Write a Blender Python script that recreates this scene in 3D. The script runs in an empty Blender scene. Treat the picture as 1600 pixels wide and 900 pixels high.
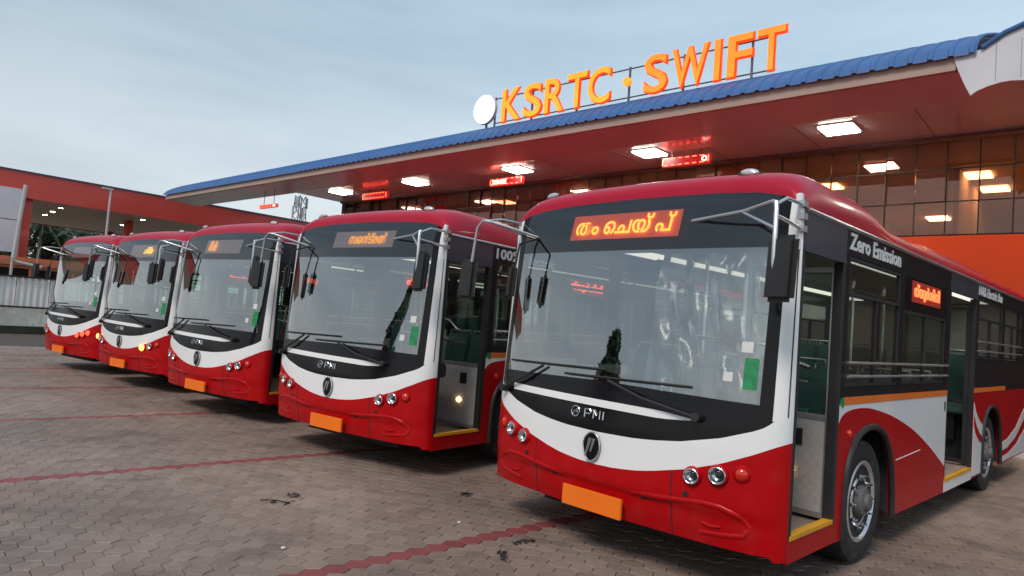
import bpy, bmesh, math, random
import numpy as np
from mathutils import Vector, Matrix
random.seed(7); rng = np.random.default_rng(7)
S = bpy.context.scene
COL = S.collection
R = math.radians

# ------------------------------------------------------------------ camera
cam_d = bpy.data.cameras.new('camera'); cam = bpy.data.objects.new('camera', cam_d); COL.objects.link(cam)
cam_d.sensor_width = 36; cam_d.lens = 1049.58 / 1600 * 36; cam_d.clip_end = 3000; cam_d.clip_start = .05
FW = Vector((-0.58919915, 0.80639505, 0.05070887)); RT = Vector((0.80742073, 0.58527391, 0.07433855))
UP = RT.cross(FW) * 1.0
CAM = Vector((0, 0, 1.6676))
M = Matrix((RT, UP, -FW)).transposed().to_4x4(); M.translation = CAM
cam.matrix_world = M
S.camera = cam

# ------------------------------------------------------------------ world, sun, exposure
W = bpy.data.worlds.new('World'); S.world = W; W.use_nodes = True
nt = W.node_tree; nt.nodes.clear()
out = nt.nodes.new('ShaderNodeOutputWorld')
sky = nt.nodes.new('ShaderNodeTexSky'); sky.sky_type = 'NISHITA'; sky.sun_disc = False
SUN_EL, SUN_AZ = R(47), R(176)            # azimuth clockwise from +Y: behind the camera
sky.sun_elevation = SUN_EL; sky.sun_rotation = SUN_AZ; sky.air_density = 1.2; sky.dust_density = 2.0; sky.ozone_density = 2.5
bg1 = nt.nodes.new('ShaderNodeBackground'); bg1.inputs[1].default_value = 0.06
nt.links.new(sky.outputs[0], bg1.inputs[0])
tc = nt.nodes.new('ShaderNodeTexCoord')
sep = nt.nodes.new('ShaderNodeSeparateXYZ'); nt.links.new(tc.outputs['Generated'], sep.inputs[0])
ramp = nt.nodes.new('ShaderNodeValToRGB')
ramp.color_ramp.elements[0].position = 0.0; ramp.color_ramp.elements[0].color = (.60, .60, .585, 1)
ramp.color_ramp.elements[1].position = 1.0; ramp.color_ramp.elements[1].color = (.27, .36, .45, 1)
for ps_, c_ in ((.10, (.55, .585, .60, 1)), (.20, (.50, .565, .61, 1)), (.36, (.345, .44, .515, 1)), (.55, (.29, .385, .47, 1))):
    e = ramp.color_ramp.elements.new(ps_); e.color = c_
nt.links.new(sep.outputs[2], ramp.inputs[0])
# soft cloud streaks, stretched along the horizon
mp = nt.nodes.new('ShaderNodeMapping'); mp.inputs['Scale'].default_value = (1.6, 1.6, 9.0)
nt.links.new(tc.outputs['Generated'], mp.inputs[0])
nz = nt.nodes.new('ShaderNodeTexNoise'); nz.inputs['Scale'].default_value = 1.5; nz.inputs['Detail'].default_value = 6; nz.inputs['Roughness'].default_value = .55
nt.links.new(mp.outputs[0], nz.inputs[0])
cr = nt.nodes.new('ShaderNodeValToRGB'); cr.color_ramp.elements[0].position = .42; cr.color_ramp.elements[1].position = .72
cr.color_ramp.elements[0].color = (1.0, 1.0, 1.0, 1); cr.color_ramp.elements[1].color = (.74, .79, .84, 1)
nt.links.new(nz.outputs[0], cr.inputs[0])
mul = nt.nodes.new('ShaderNodeMixRGB'); mul.blend_type = 'MULTIPLY'; mul.inputs[0].default_value = .72
nt.links.new(ramp.outputs[0], mul.inputs[1]); nt.links.new(cr.outputs[0], mul.inputs[2])
# the sky is lighter towards the afterglow, beyond the station
dt = nt.nodes.new('ShaderNodeVectorMath'); dt.operation = 'DOT_PRODUCT'; dt.inputs[1].default_value = (.62, .78, 0)
nt.links.new(tc.outputs['Generated'], dt.inputs[0])
dm = nt.nodes.new('ShaderNodeMath'); dm.operation = 'MULTIPLY_ADD'; dm.inputs[1].default_value = .28; dm.inputs[2].default_value = 1.12
nt.links.new(dt.outputs['Value'], dm.inputs[0])
ds = nt.nodes.new('ShaderNodeVectorMath'); ds.operation = 'SCALE'; nt.links.new(mul.outputs[0], ds.inputs[0]); nt.links.new(dm.outputs[0], ds.inputs['Scale'])
bg2 = nt.nodes.new('ShaderNodeBackground'); bg2.inputs[1].default_value = 1.02
nt.links.new(ds.outputs[0], bg2.inputs[0])
mx = nt.nodes.new('ShaderNodeMixShader'); mx.inputs[0].default_value = .86
nt.links.new(bg1.outputs[0], mx.inputs[1]); nt.links.new(bg2.outputs[0], mx.inputs[2]); nt.links.new(mx.outputs[0], out.inputs[0])

sun_d = bpy.data.lights.new('sun', 'SUN'); sun_d.energy = 1.5; sun_d.angle = R(20); sun_d.color = (1, .91, .82)
sun = bpy.data.objects.new('sun', sun_d); COL.objects.link(sun)
sv = Vector((math.sin(SUN_AZ) * math.cos(SUN_EL), math.cos(SUN_AZ) * math.cos(SUN_EL), math.sin(SUN_EL)))
sun.rotation_euler = (-sv).to_track_quat('-Z', 'Y').to_euler()

S.view_settings.view_transform = 'Standard'; S.view_settings.look = 'None'; S.view_settings.gamma = 1; S.view_settings.exposure = 0.45
S.render.engine = 'CYCLES'
S.cycles.max_bounces = 8; S.cycles.transparent_max_bounces = 16; S.cycles.glossy_bounces = 4; S.cycles.diffuse_bounces = 3
S.cycles.sample_clamp_indirect = 4; S.cycles.caustics_reflective = False; S.cycles.caustics_refractive = False
try: S.cycles.use_denoising = True
except Exception: pass

# ------------------------------------------------------------------ materials
def lin(c):
    return tuple(((x / 255) / 12.92 if x / 255 <= .04045 else ((x / 255 + .055) / 1.055) ** 2.4) for x in c)
MATS = {}
def mat(name, col, rough=.5, metal=0., coat=0., emit=None, es=0., var=.12, vscale=3., bump=0., bscale=40., spec=.5, dirt=0.):
    if name in MATS: return MATS[name]
    m = bpy.data.materials.new(name); m.use_nodes = True; n = m.node_tree.nodes; l = m.node_tree.links
    b = n['Principled BSDF']
    b.inputs['Roughness'].default_value = rough; b.inputs['Metallic'].default_value = metal
    b.inputs['Coat Weight'].default_value = coat; b.inputs['Coat Roughness'].default_value = .08
    b.inputs['Specular IOR Level'].default_value = spec
    t = n.new('ShaderNodeTexCoord'); nz = n.new('ShaderNodeTexNoise'); nz.inputs['Scale'].default_value = vscale; nz.inputs['Detail'].default_value = 5
    l.new(t.outputs['Object'], nz.inputs[0])
    r = n.new('ShaderNodeValToRGB'); r.color_ramp.elements[0].position = .3; r.color_ramp.elements[1].position = .7
    r.color_ramp.elements[0].color = (*[max(0, c * (1 - var)) for c in col], 1); r.color_ramp.elements[1].color = (*[min(1, c * (1 + var)) for c in col], 1)
    l.new(nz.outputs[0], r.inputs[0])
    base = r.outputs[0]
    if dirt:
        nd = n.new('ShaderNodeTexNoise'); nd.inputs['Scale'].default_value = vscale * 4; nd.inputs['Detail'].default_value = 8
        l.new(t.outputs['Object'], nd.inputs[0])
        rd = n.new('ShaderNodeValToRGB'); rd.color_ramp.elements[0].position = .52; rd.color_ramp.elements[1].position = .78
        rd.color_ramp.elements[0].color = (0, 0, 0, 1); rd.color_ramp.elements[1].color = (dirt, dirt, dirt, 1)
        l.new(nd.outputs[0], rd.inputs[0])
        mm = n.new('ShaderNodeMixRGB'); mm.inputs[2].default_value = (.16, .13, .11, 1)
        l.new(rd.outputs[0], mm.inputs[0]); l.new(base, mm.inputs[1]); base = mm.outputs[0]
    l.new(base, b.inputs['Base Color'])
    rr = n.new('ShaderNodeMapRange'); rr.inputs['To Min'].default_value = max(.02, rough * .8); rr.inputs['To Max'].default_value = min(1, rough * 1.25)
    l.new(nz.outputs[0], rr.inputs[0]); l.new(rr.outputs[0], b.inputs['Roughness'])
    if emit: b.inputs['Emission Color'].default_value = (*emit, 1); b.inputs['Emission Strength'].default_value = es
    if bump:
        nb = n.new('ShaderNodeTexNoise'); nb.inputs['Scale'].default_value = bscale; nb.inputs['Detail'].default_value = 4
        l.new(t.outputs['Object'], nb.inputs[0]); bp = n.new('ShaderNodeBump'); bp.inputs['Strength'].default_value = bump; bp.inputs['Distance'].default_value = .02
        l.new(nb.outputs[0], bp.inputs['Height']); l.new(bp.outputs[0], b.inputs['Normal'])
    MATS[name] = m; return m
def glass(name, tint, ior=1.7, rough=.01, facmul=1.0, facadd=0.0, wav=0.0, gcol=(1, 1, 1)):
    if name in MATS: return MATS[name]
    m = bpy.data.materials.new(name); m.use_nodes = True; n = m.node_tree.nodes; l = m.node_tree.links; n.clear()
    o = n.new('ShaderNodeOutputMaterial'); tr = n.new('ShaderNodeBsdfTransparent'); tr.inputs[0].default_value = (*tint, 1)
    g = n.new('ShaderNodeBsdfGlossy'); g.inputs['Roughness'].default_value = rough; g.inputs['Color'].default_value = (*gcol, 1)
    f = n.new('ShaderNodeFresnel'); f.inputs[0].default_value = ior
    ma = n.new('ShaderNodeMath'); ma.operation = 'MULTIPLY_ADD'; ma.inputs[1].default_value = facmul; ma.inputs[2].default_value = facadd; ma.use_clamp = True
    l.new(f.outputs[0], ma.inputs[0]); x = n.new('ShaderNodeMixShader'); l.new(ma.outputs[0], x.inputs[0]); l.new(tr.outputs[0], x.inputs[1]); l.new(g.outputs[0], x.inputs[2])
    if wav:
        t = n.new('ShaderNodeTexCoord'); nz = n.new('ShaderNodeTexNoise'); nz.inputs['Scale'].default_value = 1.3; l.new(t.outputs['Object'], nz.inputs[0])
        bp = n.new('ShaderNodeBump'); bp.inputs['Strength'].default_value = wav; bp.inputs['Distance'].default_value = .05
        l.new(nz.outputs[0], bp.inputs['Height']); l.new(bp.outputs[0], g.inputs['Normal'])
    l.new(x.outputs[0], o.inputs[0]); MATS[name] = m; return m
def emis(name, col, st):
    return mat(name, tuple(min(.8, c) for c in col), .5, emit=col, es=st, var=.02)

PAINT_RED = mat('red_paint', (.46, .002, .005), .38, spec=.16, coat=.14, var=.06, vscale=1.5, dirt=.10)
ROOF_RED_SKY = mat('roof_red_paint', (.42, .006, .03), .36, spec=.22, coat=.18, var=.06, vscale=1.2, dirt=.06)  # body red with the pinkish reflection of the sky mixed into the colour
PAINT_WHITE = mat('white_paint', (.88, .88, .88), .3, coat=.3, var=.03, vscale=1.5, dirt=.05)
BLACK_GLOSS = mat('black_gloss', (.008, .007, .009), .14, coat=.0, spec=.3, var=.1)
BLACK_BAND = mat('black_side_band', (.013, .013, .016), .32, spec=.3, coat=.0, var=.15, dirt=.04)
BLACK_MATT = mat('black_plastic', (.018, .017, .018), .55, var=.2)
GREY_PANEL = mat('blue_grey_panel', (.055, .060, .078), .35, coat=.3, var=.08)
CHROME = mat('chrome', (.75, .76, .78), .18, metal=1, var=.05)
STEEL = mat('brushed_steel', (.60, .60, .61), .35, metal=.85, var=.1)
ORANGE = mat('orange_plate', lin((250, 120, 20)), .5, var=.05)
ORANGE_ST = mat('orange_stripe', lin((235, 120, 40)), .4, var=.05)
YELLOW = mat('yellow_sill', lin((225, 160, 30)), .5, var=.12, dirt=.3)
RUBBER = mat('rubber', (.02, .019, .019), .8, var=.25, bump=.2, bscale=30, dirt=.35)
RIMM = mat('rim_metal', (.74, .74, .76), .30, metal=.75, var=.12, dirt=.15)
DARKHUB = mat('dark_hub', (.13, .12, .12), .6, var=.3)
CHECK = mat('checker_plate', (.62, .60, .58), .34, metal=.35, var=.15, bump=.12, bscale=18)
INT_LIGHT = mat('interior_lining', (.70, .67, .60), .6, var=.05)
INT_FLOOR = mat('interior_floor', (.36, .27, .22), .6, var=.15, dirt=.2)
INT_DARK = mat('interior_dark', (.03, .03, .033), .6, var=.2)
SEATM = mat('seat_fabric', (.12, .24, .24), .8, var=.25)
UNDER = mat('underbody', (.012, .012, .012), .9, var=.2)
WIND = glass('windshield_glass', (.86, .89, .87), 1.62, .012, 1.5, .24)
HEADG = glass('tinted_header_glass', (.42, .40, .43), 1.6, .03, 1.3, .02)
SIDEG = glass('side_window_glass', (.86, .92, .89), 1.4, .012, .6)
LENS = glass('lamp_lens', (.95, .95, .96), 1.3, .02, .7)
LENS_RED = mat('indicator_lens', lin((200, 30, 18)), .12, coat=.8, var=.2, emit=(1, .10, .03), es=.05)
LAMP_CLEAR = mat('lamp_reflector', (.72, .72, .75), .12, metal=.9, var=.2)
STEP_LAMP = emis('step_lamp_glow', (1, .55, .18), 9)
LED_BACK = emis('led_back_glow', (1., .13, .045), .62)
LED_TXT = emis('led_text_glow', (1., .62, .06), 2.2)
LED_DIM = emis('led_back_dim', (.45, .38, .36), .35)
LED_OR = emis('led_orange_text', (1., .42, .05), 1.6)
LED_RED = emis('led_red_text', (1., .10, .03), 3.0)
WHITE_TXT = mat('white_lettering', (.78, .78, .78), .5, var=.03)
GREEN = mat('green_sticker', (.015, .24, .085), .5, var=.25, vscale=20)
PAPER = mat('white_paper', (.7, .7, .68), .6, var=.05)

# ------------------------------------------------------------------ mesh helpers
class MB:
    def __init__(s): s.v = []; s.f = []
    def add(s, v, f):
        o = len(s.v); s.v += [tuple(p) for p in v]; s.f += [tuple(i + o for i in q) for q in f]; return s
    def box(s, x0, x1, y0, y1, z0, z1):
        v = [(x, y, z) for z in (z0, z1) for y in (y0, y1) for x in (x0, x1)]
        return s.add(v, [(0, 2, 3, 1), (4, 5, 7, 6), (0, 1, 5, 4), (2, 6, 7, 3), (0, 4, 6, 2), (1, 3, 7, 5)])
    def prism(s, poly, w, a, b):
        """poly in 2-D, w(p, q, t) -> xyz, between offsets a and b"""
        n = len(poly); v = [w(p, q, a) for p, q in poly] + [w(p, q, b) for p, q in poly]
        return s.add(v, [tuple(range(n)), tuple(range(2 * n - 1, n - 1, -1))] + [(i, n + i, n + (i + 1) % n, (i + 1) % n) for i in range(n)])
    def tube(s, pts, r, k=8, close=False):
        pts = [Vector(p) for p in pts]; n = len(pts); rings = []
        up = None
        for i, p in enumerate(pts):
            if close: d = pts[(i + 1) % n] - pts[i - 1]
            else: d = pts[min(i + 1, n - 1)] - pts[max(i - 1, 0)]
            d.normalize()
            a = d.cross(Vector((0, 0, 1)) if abs(d.z) < .9 else Vector((1, 0, 0)))
            if up is not None:
                a = up - d * up.dot(d)
            a.normalize(); up = a; b = d.cross(a)
            rr = r[i] if isinstance(r, (list, tuple)) else r
            rings.append([p + (a * math.cos(2 * math.pi * j / k) + b * math.sin(2 * math.pi * j / k)) * rr for j in range(k)])
        v = [q for ring in rings for q in ring]; f = []
        for i in range(n if close else n - 1):
            for j in range(k):
                i2 = (i + 1) % n; f.append((i * k + j, i * k + (j + 1) % k, i2 * k + (j + 1) % k, i2 * k + j))
        if not close: f += [tuple(range(k - 1, -1, -1)), tuple((n - 1) * k + j for j in range(k))]
        return s.add(v, f)
    def lathe(s, prof, k=32, mtx=None, cap=True):
        """prof: (radius, axial) ; axis = +X of mtx"""
        v = []; f = []
        for r, a in prof:
            for j in range(k):
                t = 2 * math.pi * j / k; v.append(Vector((a, r * math.cos(t), r * math.sin(t))))
        for i in range(len(prof) - 1):
            for j in range(k): f.append((i * k + j, i * k + (j + 1) % k, (i + 1) * k + (j + 1) % k, (i + 1) * k + j))
        if cap: f.append(tuple(range(k - 1, -1, -1)))
        f.append(tuple((len(prof) - 1) * k + j for j in range(k)))
        if mtx is not None: v = [mtx @ p for p in v]
        return s.add(v, f)
    def grid(s, P):
        """P[i][j] points"""
        n, m = len(P), len(P[0]); v = [q for row in P for q in row]
        return s.add(v, [(i * m + j, i * m + j + 1, (i + 1) * m + j + 1, (i + 1) * m + j) for i in range(n - 1) for j in range(m - 1)])
    def mesh(s, name, smooth=False, fix=True, bevel=0):
        me = bpy.data.meshes.new(name); me.from_pydata(s.v, [], s.f)
        if fix or bevel:
            bm = bmesh.new(); bm.from_mesh(me)
            if fix: bmesh.ops.recalc_face_normals(bm, faces=bm.faces)
            if bevel:
                ed = [e for e in bm.edges if len(e.link_faces) == 2 and e.calc_face_angle(0) > .6]
                bmesh.ops.bevel(bm, geom=ed, offset=bevel, segments=2, affect='EDGES', clamp_overlap=True)
            bm.to_mesh(me); bm.free()
        if smooth:
            me.polygons.foreach_set('use_smooth', [True] * len(me.polygons)); me.set_sharp_from_angle(angle=R(38))
        return me
    def build(s, name, m, parent=None, smooth=False, bevel=0, fix=True):
        return link(name, s.mesh(name, smooth, fix, bevel), m, parent)
def link(name, me, m, parent=None):
    o = bpy.data.objects.new(name, me); COL.objects.link(o)
    if m is not None and not me.materials: me.materials.append(m)
    if parent is not None: o.parent = parent
    return o
def tag(o, label=None, cat=None, group=None, kind=None):
    for k, v in (('label', label), ('category', cat), ('group', group), ('kind', kind)):
        if v: o[k] = v
    return o
def thing(name, label, cat, loc=(0, 0, 0), rz=0, group=None):
    o = bpy.data.objects.new(name, None); COL.objects.link(o); o.location = loc; o.rotation_euler = (0, 0, rz); o.empty_display_size = .2
    return tag(o, label, cat, group)
def copy_tree(o, parent=None):
    c = o.copy(); COL.objects.link(c); c.parent = parent
    for ch in list(o.children): copy_tree(ch, c)
    return c
def text_mesh(body, size=1., extrude=0., offset=0., res=2, fitw=None, fith=None, name='text'):
    """text as mesh, centred in x and y, optionally scaled to width and height"""
    c = bpy.data.curves.new(name, 'FONT'); c.body = body; c.size = size; c.extrude = extrude; c.offset = offset; c.resolution_u = res
    o = bpy.data.objects.new(name, c); COL.objects.link(o)
    bpy.context.view_layer.update()
    me = bpy.data.meshes.new_from_object(o.evaluated_get(bpy.context.evaluated_depsgraph_get()))
    bpy.data.objects.remove(o); bpy.data.curves.remove(c)
    co = np.empty(len(me.vertices) * 3); me.vertices.foreach_get('co', co); co = co.reshape(-1, 3)
    mn, mx_ = co.min(0), co.max(0); co[:, :2] -= ((mn + mx_) / 2)[:2]
    if fitw: co[:, 0] *= fitw / (mx_[0] - mn[0])
    if fith: co[:, 1] *= fith / (mx_[1] - mn[1])
    me.vertices.foreach_set('co', co.ravel()); me.materials.clear(); me.update()
    return me

def letters(body, w, h, off, m, parent, mtx, name='letter'):
    """lettering with every letter an object of its own"""
    me = text_mesh(body, 1, .002, off, 2, fitw=w, fith=h); co = [v.co.copy() for v in me.vertices]; P = [tuple(p.vertices) for p in me.polygons]
    par = list(range(len(co)))
    def fd(i):
        while par[i] != i: par[i] = par[par[i]]; i = par[i]
        return i
    for f in P:
        for k in f[1:]: par[fd(k)] = fd(f[0])
    isl = {}
    for i in range(len(co)): isl.setdefault(fd(i), []).append(i)
    iv = sorted([(min(co[i].x for i in q), max(co[i].x for i in q), r) for r, q in isl.items()]); gr = []
    for a, c, r in iv:
        if gr and a < gr[-1][1] - .2 * (c - a): gr[-1][1] = max(gr[-1][1], c); gr[-1][2].append(r)
        else: gr.append([a, c, [r]])
    for a, c, rs in gr:
        ids = [i for r in rs for i in isl[r]]; mp2 = {i: k for k, i in enumerate(ids)}; n2 = bpy.data.meshes.new(name)
        n2.from_pydata([co[i] for i in ids], [], [tuple(mp2[i] for i in f) for f in P if f[0] in mp2]); o = link(name, n2, m, parent); o.matrix_local = mtx
    bpy.data.meshes.remove(me)
# building frame: s runs along the facade (to the right), n runs into the depth
AZ = R(84.35); BROT = AZ - math.pi / 2
def BW(s, n, z=0): return Vector((s * math.sin(AZ) + n * math.cos(AZ), -s * math.cos(AZ) + n * math.sin(AZ), z))
def bthing(name, label, cat, s, n, z=0, group=None): return thing(name, label, cat, BW(s, n, z), BROT, group)

# ------------------------------------------------------------------ ground
ASPH = mat('ground_paving_far', (.23, .19, .16), .75, var=.2, vscale=.6, bump=.2, bscale=8)
g = MB().grid([[(x, y, -.03) for x in np.linspace(-900, 900, 13)] for y in np.linspace(-900, 900, 13)]).build('ground', ASPH); tag(g, kind='structure')
E1 = Vector((.2, .98, 0)).normalized(); E2 = Vector((E1.y, -E1.x, 0))
WX, PITCH = .16, .16 * math.sqrt(3) / 2; ROW0 = -3.94
BED = mat('paving_joint_sand', (.085, .07, .06), .95, var=.3, vscale=6, bump=.3)
pav = MB().add([tuple((E1 * a + E2 * b) + Vector((0, 0, -.014))) for a, b in ((-3, -40), (28, -40), (28, 9), (-3, 9))], [(0, 1, 2, 3)]).build('pavement', BED)
tag(pav, kind='structure')
def paver_mat(name, c0, c1, island):
    m = bpy.data.materials.new(name); m.use_nodes = True; n = m.node_tree.nodes; l = m.node_tree.links; b = n['Principled BSDF']
    if island: src = n.new('ShaderNodeNewGeometry').outputs['Random Per Island']
    else: src = n.new('ShaderNodeObjectInfo').outputs['Random']
    r = n.new('ShaderNodeValToRGB'); r.color_ramp.elements[0].color = (*c0, 1); r.color_ramp.elements[1].color = (*c1, 1); l.new(src, r.inputs[0])
    gm = n.new('ShaderNodeNewGeometry')
    def nm(scale, lo, hi, mn, mxv, det=5):
        z = n.new('ShaderNodeTexNoise'); z.inputs['Scale'].default_value = scale; z.inputs['Detail'].default_value = det; l.new(gm.outputs['Position'], z.inputs[0])
        q = n.new('ShaderNodeMapRange'); q.inputs[1].default_value = lo; q.inputs[2].default_value = hi; q.inputs[3].default_value = mn; q.inputs[4].default_value = mxv
        l.new(z.outputs[0], q.inputs[0]); return q.outputs[0]
    a = nm(.45, .3, .7, .70, 1.18); c = nm(28, .25, .75, .86, 1.12, 6); d = nm(2.1, .54, .76, 1.0, .58)
    m1 = n.new('ShaderNodeMath'); m1.operation = 'MULTIPLY'; l.new(a, m1.inputs[0]); l.new(c, m1.inputs[1])
    m2 = n.new('ShaderNodeMath'); m2.operation = 'MULTIPLY'; l.new(m1.outputs[0], m2.inputs[0]); l.new(d, m2.inputs[1])
    mm = n.new('ShaderNodeVectorMath'); mm.operation = 'SCALE'; l.new(r.outputs[0], mm.inputs[0]); l.new(m2.outputs[0], mm.inputs['Scale'])
    l.new(mm.outputs[0], b.inputs['Base Color'])
    ro = nm(.8, .35, .65, .42, .72); l.new(ro, b.inputs['Roughness'])
    nb = n.new('ShaderNodeTexNoise'); nb.inputs['Scale'].default_value = 90; nb.inputs['Detail'].default_value = 3; l.new(gm.outputs['Position'], nb.inputs[0])
    bp = n.new('ShaderNodeBump'); bp.inputs['Strength'].default_value = .35; bp.inputs['Distance'].default_value = .006; l.new(nb.outputs[0], bp.inputs['Height']); l.new(bp.outputs[0], b.inputs['Normal'])
    return m
PV_G = paver_mat('paver_grey', (.235, .170, .138), (.30, .222, .184), False); PV_GI = paver_mat('paver_grey_field', (.235, .170, .138), (.30, .222, .184), True)
PV_R = paver_mat('paver_red', (.235, .055, .055), (.30, .075, .075), False); PV_RI = paver_mat('paver_red_field', (.235, .055, .055), (.30, .075, .075), True)
def hexagon(r, z): return [tuple(E1 * (r * math.sin(t)) + E2 * (r * math.cos(t)) + Vector((0, 0, z))) for t in [math.pi / 3 * i for i in range(6)]]
HEXV = hexagon(.0903, -.02) + hexagon(.0903, -.004) + hexagon(.0865, 0)
HEXF = [tuple(range(12, 18))] + [(i, (i + 1) % 6, 6 + (i + 1) % 6, 6 + i) for i in range(6)] + [(6 + i, 6 + (i + 1) % 6, 12 + (i + 1) % 6, 12 + i) for i in range(6)]
cells = []
for j in range(-250, 90):
    c2 = ROW0 + j * PITCH
    for i in range(-16, 172):
        c1 = (i + (.5 if j % 2 else 0)) * WX
        P = E1 * c1 + E2 * c2; d = P - CAM; dz = d.dot(FW)
        if dz < .3: continue
        px = 800 + 1049.6 * d.dot(RT) / dz; py = 450 - 1049.6 * d.dot(UP) / dz
        dist = d.length
        inv = -60 < px < 1660 and py < 960
        if inv and (dist < 23) : cells.append((dist, P.x, P.y, (j % 23 == 0), -20 < px < 1620 and py < 905))
cells.sort()
hexG, hexR = MB(), MB()
hexG.add(HEXV, HEXF); hexR.add(HEXV, HEXF); meG = hexG.mesh('paver'); meR = hexR.mesh('paver'); meG.materials.append(PV_G); meR.materials.append(PV_R)
single = 0; FV = {0: [], 1: []}
hv = np.array(HEXV)
for dist, x, y, red, vis in cells:
    dzv = rng.normal(0, .0012); 
    under = False
    if vis and single < 300 and not (x > -3.9 and y > 4.6 + (x + 2.3) * -.16 and x < .8):
        o = link('paver', meR if red else meG, None, pav); o.location = (x, y, dzv); o.rotation_euler = (rng.normal(0, .006), rng.normal(0, .006), rng.normal(0, .01)); single += 1
    else:
        tl = rng.normal(0, .006, 2); q = hv.copy(); q[:, 2] += dzv + q[:, 0] * tl[0] + q[:, 1] * tl[1]; q[:, 0] += x; q[:, 1] += y
        FV[int(red)].append(q)
for k, m_, nm_ in ((0, PV_GI, 'paver_field'), (1, PV_RI, 'red_paver_rows')):
    A = np.concatenate(FV[k]); nh = len(FV[k])
    fl = [tuple(i + 18 * h for i in f) for h in range(nh) for f in HEXF]
    me = bpy.data.meshes.new(nm_); me.from_pydata(A.tolist(), [], fl)
    bm = bmesh.new(); bm.from_mesh(me); bmesh.ops.recalc_face_normals(bm, faces=bm.faces); bm.to_mesh(me); bm.free()
    o = link(nm_, me, m_, pav); tag(o, kind='stuff')

# ------------------------------------------------------------------ bus
def U0(z): return float(np.interp(z, [.26, .34, .44, .53, .56, .62, .95, 1.1, 2.45, 2.6, 2.75], [.10, .06, .035, .025, .0, -.005, .005, .02, .24, .29, .36]))
UC = .32
def surf(v, z):
    a = min(1., abs(v) / 1.25); s_ = .42 * a ** 2 + .58 * (1 - math.sqrt(max(0, 1 - a ** 9)))
    u0 = U0(z); return u0 + max(UC - u0, .04) * s_
def fn(v, z):
    e = .01; du = Vector((e, surf(v + e, z) - surf(v, z), 0)); dz = Vector((0, surf(v, z + e) - surf(v, z), e))
    n_ = du.cross(dz); n_.normalize()
    return n_ if n_.y < 0 else -n_
def fp(v, z, off=0):
    p = Vector((v, surf(v, z), z)); return p + fn(v, z) * off if off else p
def frame(v, z, off=0):
    n_ = fn(v, z); x = Vector((0, 0, 1)).cross(n_) * -1; x.normalize(); x = n_.cross(Vector((0, 0, 1))) * -1; x.normalize(); y = n_.cross(x); 
    if y.z < 0: y = -y; 
    if x.x < 0: x = -x
    m = Matrix((x, y, n_)).transposed().to_4x4(); m.translation = fp(v, z, off); return m
def aspace(n, a0=-1, a1=1):
    t = np.linspace(-1, 1, n); return [math.copysign(1 - (1 - abs(x)) ** 1.8, x) for x in t]
def patch(vs, lo, hi, nz=10, off=0):
    P = []
    for v in vs:
        l, h = lo(v), hi(v); P.append([tuple(fp(v, l + (h - l) * k / nz, off)) for k in range(nz + 1)])
    return MB().grid(P)
Z1 = lambda v: float(np.interp(abs(v), [0, .15, .33, .46, .7, .91, 1.09, 1.25], [.683, .687, .705, .73, .79, .865, .95, 1.04]))
Z2 = lambda v: float(np.interp(abs(v), [0, .3, .45, .64, .9, 1.08, 1.13, 1.165, 1.18, 1.25], [.915, .922, .935, .96, 1.025, 1.095, 1.12, 1.15, 1.17, 1.17]))
ZG = lambda v: float(np.interp(abs(v), [0, 1.165], [1.235, 1.21]))
ZHB = lambda v: 2.28
ZH = lambda v: float(np.interp(abs(v), [0, .6, .95, 1.11, 1.2, 1.25], [2.70, 2.69, 2.665, 2.63, 2.58, 2.53]))
def cl(n, lim=1.25): return [lim * a for a in aspace(n)]
def sidew(sgn):
    return lambda u, z, t: (sgn * (1.25 - t), u, z)
ARCH1 = [(1.26, .28), (1.265, .62), (1.30, .80), (1.40, .94), (1.57, 1.03), (1.83, 1.06), (2.08, 1.0), (2.25, .86), (2.35, .67), (2.40, .45), (2.41, .28)]
def smooth_line(P, n=4):
    o = []
    for i in range(len(P) - 1):
        p0, p1, p2, p3 = P[max(i - 1, 0)], P[i], P[i + 1], P[min(i + 2, len(P) - 1)]
        for k in range(n):
            t = k / n; o.append(tuple(.5 * (2 * b_ + (c_ - a_) * t + (2 * a_ - 5 * b_ + 4 * c_ - d_) * t * t + (3 * b_ - a_ - 3 * c_ + d_) * t ** 3) for a_, b_, c_, d_ in zip(p0, p1, p2, p3)))
    return o + [P[-1]]
ARCH1 = smooth_line(ARCH1)
ARCH2 = [(u + 4.6, z) for u, z in ARCH1]
SW = [(1.10, 1.12), (1.16, 1.17), (1.27, 1.20), (1.47, 1.215), (1.76, 1.205), (2.16, 1.15), (2.52, 1.08), (3.02, .95), (3.59, .75), (4.12, .53)]
SW = smooth_line(SW)
def rect(a, b, c, d): return [(a, c), (b, c), (b, d), (a, d)]

def wheel_mesh():
    ty = MB().lathe([(.30, .105), (.33, .125), (.43, .13), (.465, .11), (.475, .07), (.475, -.07), (.465, -.11), (.43, -.13), (.30, -.12)], 48)
    for k in range(4): pass
    rim = MB().lathe([(.305, -.05), (.305, .10), (.315, .12), (.295, .125), (.28, .105), (.262, .05), (.25, .045), (.235, .075), (.20, .105), (.17, .11), (.165, .06), (.10, .055), (.02, .055)], 48)
    return ty, rim

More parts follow.
